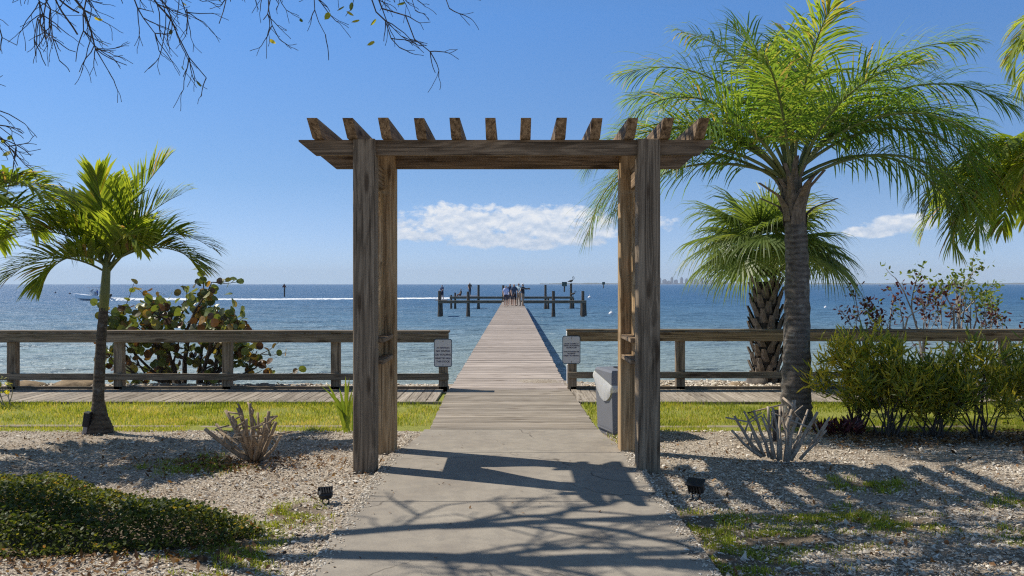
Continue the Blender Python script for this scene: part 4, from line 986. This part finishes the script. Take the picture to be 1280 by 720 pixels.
# pruned stems
def stubs(label,b,specs,mat,d,seed,branchy=False,thin=.8):
    t_=thing('pruned_shrub',label,'shrub',b); r=rng(seed)
    for (px0,py0,px1,py1,rd,dd) in specs:
        a=P(px0,py0,d); a.z=max(a.z,-.03); e=P(px1,py1,d+dd); m=MB(); m.sm=True; v_=e-a; bow=V(r.gauss(0,.012),r.gauss(0,.012),-.03*abs(v_.x)/.4)
        pts=[a,a.lerp(e,.3)+bow,a.lerp(e,.6)+bow*1.1+V(r.gauss(0,.012),0,0),a.lerp(e,.85)+bow*.4,e]
        rd*=thin; m.tube(pts,[rd*1.35,rd*1.08,rd*.92,rd*.8,rd*.76],8,wob=.06,rg=r)
        for k in range(r.randint(1,2) if not branchy else 1):
            u=r.uniform(.45,.8); q=a.lerp(e,u)+bow; m.tube([q,q+V(r.gauss(0,.05),r.gauss(0,.05),r.uniform(.05,.11)),q+V(r.gauss(0,.07),r.gauss(0,.06),r.uniform(.10,.17))],[rd*.7,rd*.55,rd*.5],6)
        build('stem',m,mat,t_)
b=G(316,577)
stubs('cut back tan shrub with many bare stubs left of the arbour',b,[(316,576,256,536,.030,-.2),(314,575,270,530,.022,.25),(318,577,282,513,.026,.15),(314,574,290,520,.024,-.15),(318,576,297,510,.024,.2),(317,574,308,524,.022,-.2),(320,577,312,504,.026,.0),(321,576,322,516,.020,.25),(322,577,336,514,.028,.1),(323,576,345,528,.024,-.15),(322,577,351,545,.020,-.2),(320,577,331,530,.022,-.25),(317,576,302,538,.024,-.3),(319,577,326,545,.022,-.3),(324,576,340,522,.016,.2)],StubTan,b.y,41)
b=G(968,578)
stubs('bare grey pruned shrub with forked silvery stems before the feather palm trunk',b,[(952,570,915,538,.024,-.1),(952,570,918,520,.028,.1),(955,571,930,514,.020,.15),(962,572,942,513,.024,.1),(965,573,953,522,.022,-.15),(968,574,960,508,.026,.1),(973,575,966,510,.022,-.1),(976,575,975,507,.024,.2),(983,577,993,500,.040,.05),(986,572,997,522,.030,-.05),(988,575,1022,515,.030,-.1),(990,568,1010,512,.020,.15),(984,566,978,508,.018,.1),(1000,574,1033,538,.020,-.2),(1012,560,1037,522,.022,-.2),(956,570,936,528,.018,-.2)],StubGrey,b.y,42,True,.62)
# strappy plant beside the left arbour post
b=G(436,541); m=MB(); r=rng(44)
for px,py in ((401,482),(408,478),(414,492),(424,485),(432,470),(437,472),(441,486),(447,480),(420,505),(412,500),(444,500)):
    e=P(px,py,b.y+r.uniform(-.1,.1)); s_=b+V(r.uniform(-.05,.05),r.uniform(-.05,.05),0); md=s_.lerp(e,.5)+V((s_.x-e.x)*.12,0,.05); pts=[s_,s_.lerp(md,.5),md,md.lerp(e,.5)+V(0,0,.02),e]; m.strip(pts,[.006,.012,.017,.012,0],[V(1,.25*r.uniform(-1,1),.2).normalized()]*5,r.uniform(.35,.85))
tag(build('strappy_plant',m,PalmY,origin=b),'strappy green plant growing beside the left arbour posts','plant')
# twiggy plant at the left edge
b=G(3,508); t_=thing('shrub','small twiggy shrub with a few yellow leaves at the left edge before the railing','shrub',b); r=rng(46); bmb=MB(); tips=[]
for k in range(9): branch(bmb,b+V(r.uniform(-.15,.15),0,0),V(r.gauss(.1,.5),r.gauss(0,.4),1),.28,.008,1,r,tips,35,.25,0,(2,3),.7,minr=.003)
build('twigs',bmb,PaleBark,t_); m=MB()
for p,dd in tips:
    if r.random()<.5:
        for k in range(3): leaf_quad(m,p,V(r.gauss(0,1),r.gauss(0,1),r.gauss(.3,.6)),.07,.03,r,r.uniform(.6,1))
build('foliage',m,CrotonM,t_)

# low hedge, lower left
def hedge():
    b=V(-3.6,6.1,0); t_=thing('hedge','low dense dark-leaved ground hedge in the lower left corner','hedge',b)
    xs_=np.array([p[0] for p in HEDGE]); ys_=np.array([p[1] for p in HEDGE]); m=MB(); r=rng(61)
    def edge_d(x,y):
        best=9
        for i in range(len(HEDGE)):
            x1,y1=HEDGE[i]; x2,y2=HEDGE[(i+1)%len(HEDGE)]; dx,dy=x2-x1,y2-y1; u=max(0,min(1,((x-x1)*dx+(y-y1)*dy)/(dx*dx+dy*dy))); best=min(best,math.hypot(x-x1-u*dx,y-y1-u*dy))
        return best
    n=66000; X=-6.1+4.4*nr.random(n); Y=5.1+2.15*nr.random(n); k=inpoly(X,Y,HEDGE); X,Y=X[k],Y[k]
    tw=MB()
    for x,y in zip(X,Y):
        e=edge_d(x,y); gap=mnoise.noise((x*3.1,y*3.1,11))
        if gap<-.32 and r.random()<.75: continue
        h=.30*(1-math.exp(-abs(e)/.14))*(.78+.45*mnoise.noise((x*1.6,y*1.6,0))+.15*mnoise.noise((x*6,y*6,2))); z=max(0,h)*r.random()**.45+.01
        a=r.uniform(0,6.28); tn=max(0,min(1,.36+.30*sstep(5.9,6.9,y)+.30*mnoise.noise((x*2.2,y*2.2,5))+r.gauss(0,.2)+(.3 if r.random()<.06 else 0)))
        leaf_quad(m,V(x,y,z),V(math.cos(a),math.sin(a),r.uniform(-.2,.7)),r.uniform(.020,.036),r.uniform(.013,.021),r,tn,.25)
        if r.random()<.03: tw.tube([(x,y,-.01),(x+r.gauss(0,.02),y+r.gauss(0,.02),z)],[.004,.002],3)
    for k in range(260):                      # creeping runners along the ragged edge
        i=r.randrange(len(HEDGE)-2); u=r.random(); p=V(lerp(HEDGE[i][0],HEDGE[i+1][0],u),lerp(HEDGE[i][1],HEDGE[i+1][1],u),.03); d_=(p-V(-3.7,6.1,0)); d_.z=0; d_=d_.normalized(); d_.rotate(Matrix.Rotation(r.gauss(0,.6),3,'Z')); L=abs(r.gauss(0,.10))
        for q in range(9): leaf_quad(m,p+d_*L*q/8+V(r.gauss(0,.012),r.gauss(0,.012),r.uniform(0,.05)),V(r.gauss(0,1),r.gauss(0,1),r.uniform(0,.8)),r.uniform(.018,.032),r.uniform(.012,.02),r,max(0,min(1,r.gauss(.5,.25))),.25)
    build('foliage',m,HedgeM,t_)
hedge()

# bare overhanging tree, trunk out of view on the left
b=V(-5.7,6.6,0); bt=thing('tree','bare overhanging tree whose dark twigs hang in along the top left','tree',b); r=rng(73)
trunk([b-V(0,0,.1),b+V(.1,0,1.4),V(-5.3,6.6,2.9),V(-4.7,6.55,3.75)],[.24,.19,.17,.14],BarkM,bt,12,.06,3)
bmb=MB(); tips=[]
def limb(pts,r0,r1,n=7):
    P2=[]
    for i in range(len(pts)-1):
        for k in range(5): P2.append(Vector(pts[i]).lerp(Vector(pts[i+1]),k/5)+V(r.gauss(0,.02),r.gauss(0,.02),r.gauss(0,.02)))
    P2.append(Vector(pts[-1])); bmb.tube(P2,[lerp(r0,r1,i/(len(P2)-1)) for i in range(len(P2))],n); return P2
limbs=[limb([(-4.7,6.55,3.75),(-3.6,6.5,4.15),(-2.4,6.45,4.25),(-1.2,6.4,4.4),(-.2,6.3,4.5)],.10,.025),
       limb([(-4.9,6.6,3.6),(-4.2,7.2,4.4),(-3.2,7.6,4.9),(-2.0,7.7,5.2),(-.8,7.7,5.3)],.08,.02),
       limb([(-4.9,6.5,3.7),(-4.6,6.1,4.8),(-3.9,5.8,5.6),(-2.9,5.7,6.2)],.07,.02),
       limb([(-3.0,6.5,4.2),(-2.3,6.9,4.7),(-1.3,7.2,5.0),(.2,7.3,5.3)],.045,.015),
              limb([(-2.4,6.45,4.25),(-1.0,6.1,4.9),(.6,5.9,5.3),(2.2,5.9,5.5),(3.6,6.0,5.7)],.05,.015),
       limb([(-3.4,5.9,4.9),(-2.0,6.2,5.6),(-.4,6.3,6.0),(1.0,6.4,6.2)],.05,.015)]
for k in range(14):
    u=k/13; ye=lerp(6.4,9.6,(k*.618+.2)%1); xe=lerp(-3.4,1.8,u); ze=lerp(4.9,6.0,(k*.382)%1)+.28*(ye-6.5)
    st=limbs[k%2][min(len(limbs[k%2])-2,3+(2*k)%15)]
    limbs.append(limb([st,st.lerp(V(xe,ye,ze),.35)+V(0,0,.30),st.lerp(V(xe,ye,ze),.7)+V(0,0,.12),(xe,ye,ze)],.05,.018))
for q,L in enumerate(limbs):
    for i in range(4,len(L)):
        for k in range(r.choice((0,1,1,2))):
            d_=(L[i]-L[i-1]).normalized(); ax=d_.orthogonal().normalized(); ax.rotate(Matrix.Rotation(r.uniform(0,6.28),3,d_)); d_.rotate(Matrix.Rotation(R(r.uniform(25,70)),3,ax))
            if d_.z<.12: d_.z=abs(d_.z)*.6+.12
            branch(bmb,L[i],d_,r.uniform(.5,.85),.024,r.choice((1,2,2)),r,tips,40,.30,.10,(2,3),.72,4,.009)
# twigs hanging into view: each aimed at a spot seen in the sky
def hang(px0,py0,px1,py1,d,rad,n):
    a=P(px0,py0,d); e=P(px1,py1,d+r.uniform(-.3,.3)); K=8; pts=[a]
    for i in range(1,K+1): pts.append(a.lerp(e,i/K)+V(r.gauss(0,.022),r.gauss(0,.03),r.gauss(0,.022)+.10*math.sin(PI*i/K)*(1 if px1>px0 else .5)))
    bmb.tube(pts,[max(.003,lerp(rad*.75,.003,i/K)) for i in range(K+1)],4)
    dv=(e-a).normalized()
    for k in range(int(n*(1.9 if px1<260 else 1.4))):
        i=r.randint(1,K); d_=dv.copy(); d_.rotate(Matrix.Rotation(R(r.choice([-1,1])*r.uniform(20,55)),3,V(r.gauss(0,.3),1,r.gauss(0,.3)).normalized())); branch(bmb,pts[i],d_,r.uniform(.09,.24),.0045,1 if r.random()<.7 else 0,r,tips,32,.3,-.05,(2,3),.62,3,.0022)
for a in ((60,-60,132,82,5.9,.022,9),(150,-60,252,98,6.1,.013,9),(20,-70,58,40,6.0,.012,10),(40,-60,72,70,6.2,.010,8),(100,-60,110,55,6.3,.012,12),(110,-60,190,40,6.0,.012,10),(80,-50,40,60,6.0,.010,8),(170,-50,235,18,6.2,.010,7),(200,-50,210,30,6.0,.008,5),(-40,-30,14,58,5.6,.010,6),
          (300,-60,278,28,6.1,.008,5),(310,-60,345,48,6.0,.010,8),(370,-50,408,45,6.1,.010,9),(400,-50,540,68,5.9,.013,9),(430,-50,495,70,5.9,.011,8),(360,-50,330,30,6.1,.008,6),(470,-40,515,12,6.0,.008,5),(520,-40,560,8,6.0,.006,3),(-60,120,18,180,5.4,.010,6),(-60,160,22,200,5.4,.008,5)):
    hang(*a)
build('branches',bmb,BarkM,bt)
m=MB()
for p,dd in tips:
    if r.random()<.025: leaf_quad(m,p,V(r.gauss(0,1),r.gauss(0,1),-.5),r.uniform(.03,.055),.028,r,r.uniform(.3,.9))
for px,py in ((430,8),(434,14),(440,3),(412,16),(449,25),(470,24),(468,52),(118,23),(506,3),(6,188),(13,190)): leaf_quad(m,P(px,py,6),V(r.gauss(0,1),0,-.7),.06,.045,r,r.uniform(.4,.9))
build('foliage',m,CrotonM,bt)

# ------------------------------------------------------------------ bin, lights
def bin_():
    c=V(1.11,9.40,0); u=V(.964,.265,0); v_=V(-.265,.964,0); wb=.46
    t_=thing('rubbish_bin','grey square rubbish bin with a white bag hanging out beside the arbour','bin',c+u*wb/2+v_*wb/2); r=rng(6)
    def q(a,b,z): return c+u*a*wb+v_*b*wb+V(0,0,z)
    def ring(m,e,z): return [m.vert(q(-e,-e,z)),m.vert(q(1+e,-e,z)),m.vert(q(1+e,1+e,z)),m.vert(q(-e,1+e,z))]
    m=MB(); prof=[(-.02,.0),(-.02,.035),(.0,.05),(.035,.50),(.035,.53)]; rs=[ring(m,e,z) for e,z in prof]
    for a,b in zip(rs[:-1],rs[1:]):
        for i in range(4): m.face((a[i],a[(i+1)%4],b[(i+1)%4],b[i]))
    m.face(rs[-1]); build('body',m,BinM,t_)
    for a0,b0,a1,b1 in ((.06,-.012,.94,-.012),(-.012,.06,-.012,.94)):   # framed panels on the two visible sides
        for z0,z1 in ((.07,.085),(.46,.475)):
            m=MB(); A=[q(a0-.03*(b0<0)*0,b0,z0),q(a1,b1,z0),q(a1,b1,z1),q(a0,b0,z1)]; m.face([m.vert(p+(V(0,0,0)-(v_ if b0<0 else u))*.012) for p in A]); build('panel_trim',m,BinM,t_)
    m=MB(); prof=[(.045,.53),(.06,.545),(.05,.72),(.02,.745)]; rs=[ring(m,e,z) for e,z in prof]
    for a,b in zip(rs[:-1],rs[1:]):
        for i in range(4): m.face((a[i],a[(i+1)%4],b[(i+1)%4],b[i]))
    m.face(rs[-1]); build('lid',m,BinM,t_)
    m=MB(); m.prism([(q(.3,.3,0).x,q(.3,.3,0).y),(q(.95,.3,0).x,q(.95,.3,0).y),(q(.95,.7,0).x,q(.95,.7,0).y),(q(.3,.7,0).x,q(.3,.7,0).y)],'z',.743,.76); build('lid_opening',m,Black,t_)
    # bag folded over the rim: wavy skirt all round, longer at the near left corner
    m=MB(); m.sm=True; N=96; rows=[]
    def prof(i,w_):
        if i==3: return lerp(.70,.585,w_), .60-.62*w_*(1-w_)-.10*w_
        if i==0: return lerp(.585,.565,w_), lerp(.50,.535,min(1,w_*2.2))
        if i==1: return .565,.53
        return lerp(.565,.70,w_**3), lerp(.53,.60,w_**3)
    for k in range(N):
        f=k/N*4; i=int(f); w_=f-i; cs=[(-.055,-.055),(1.055,-.055),(1.055,1.055),(-.055,1.055)]; a=lerp(cs[i][0],cs[(i+1)%4][0],w_); b=lerp(cs[i][1],cs[(i+1)%4][1],w_)
        tz,bz=prof(i,w_); row=[]
        for s_ in range(7):
            e=.02+.045*math.sin(PI*s_/6)+.010*math.sin(k*1.3+s_*.6)*(s_/6); row.append(m.vert(q(a+(a-.5)*e,b+(b-.5)*e,lerp(tz,bz,s_/6)),r.random()))
        rows.append(row)
    for k in range(N):
        for s_ in range(6): m.face((rows[k][s_],rows[k][s_+1],rows[(k+1)%N][s_+1],rows[(k+1)%N][s_]))
    build('bag',m,BagM,t_)
bin_()
def floodlight(label,px,py,tilt,face,sz=1.0,down=False):
    b=G(px,py); t_=thing('floodlight',label,'garden light',b); M=Matrix.Rotation(face,3,'Z')@Matrix.Rotation(tilt,3,'X')
    hz=.16*sz; c=b+V(0,0,hz)
    m=MB(); m.box(c,(.20*sz,.10*sz,.13*sz),M,.012); m.box(c+M@V(0,.0,.07*sz),(.22*sz,.15*sz,.015),M,.004); 
    for k in range(5): m.box(c+M@V((k-2)*.036*sz,.062*sz,0),(.008,.03*sz,.11*sz),M)
    build('lamp_head',m,Black,t_)
    m=MB(); m.box(c+M@V(0,-.0515*sz,0),(.17*sz,.004,.10*sz),M); build('lens',m,plain('lens',(.03,.035,.04),.1,spec=.6),t_)
    m=MB()
    for sx in(-1,1): m.tube([b+V(sx*.02*sz,0,-.02),b+V(sx*.05*sz,0,hz*.45),c+M@V(sx*.07*sz,0,-.05*sz)],.012*sz,6)
    build('bracket',m,Black,t_)
floodlight('black floodlight on a forked stand in the shell bed right of the arbour',870,625,R(-25),R(150),.64)
floodlight('black floodlight tipped on its side beside the path, left of the arbour',407,631,R(60),R(-160),.52)
b=G(107,543); t_=thing('floodlight','slim black spotlight leaning at the foot of the slender left palm','garden light',b)
m=MB(); M=Matrix.Rotation(R(8),3,'Y'); m.box(b+V(.02,0,.17),(.075,.085,.17),M,.01); build('lamp_head',m,Black,t_)
m=MB(); m.box(b+V(.005,-.02,.06),(.05,.03,.15),M,.004); build('stake',m,plain('stake_metal',(.30,.30,.31),.4,metal=.3),t_)
b=G(971,552); t_=thing('bollard_light','short black cylindrical bollard light behind the grey pruned shrub','garden light',b)
m=MB(); m.tube([b,b+V(0,0,.28)],[.045,.045],14); build('pole',m,Black,t_); m=MB(); m.tube([b+V(0,0,.28),b+V(0,0,.32),b+V(0,0,.34)],[.062,.062,.04],14); build('cap',m,Black,t_)

# ------------------------------------------------------------------ air over the bay
m=MB(); m.box((0,5000,78),(26800,10240,164)); hz=bpy.data.materials.new('haze_air'); hz.use_nodes=True; nt=hz.node_tree
for n_ in list(nt.nodes):
    if n_.type=='BSDF_PRINCIPLED': nt.nodes.remove(n_)
pv=nt.nodes.new('ShaderNodeVolumePrincipled'); pv.inputs['Color'].default_value=(.80,.88,1,1); pv.inputs['Density'].default_value=8.0e-5; pv.inputs['Anisotropy'].default_value=.0
nt.links.new(pv.outputs[0],nt.nodes['Material Output'].inputs['Volume'])
hb=build('haze',m,hz); struct(hb,'thin pale sea haze over the bay','haze','stuff')
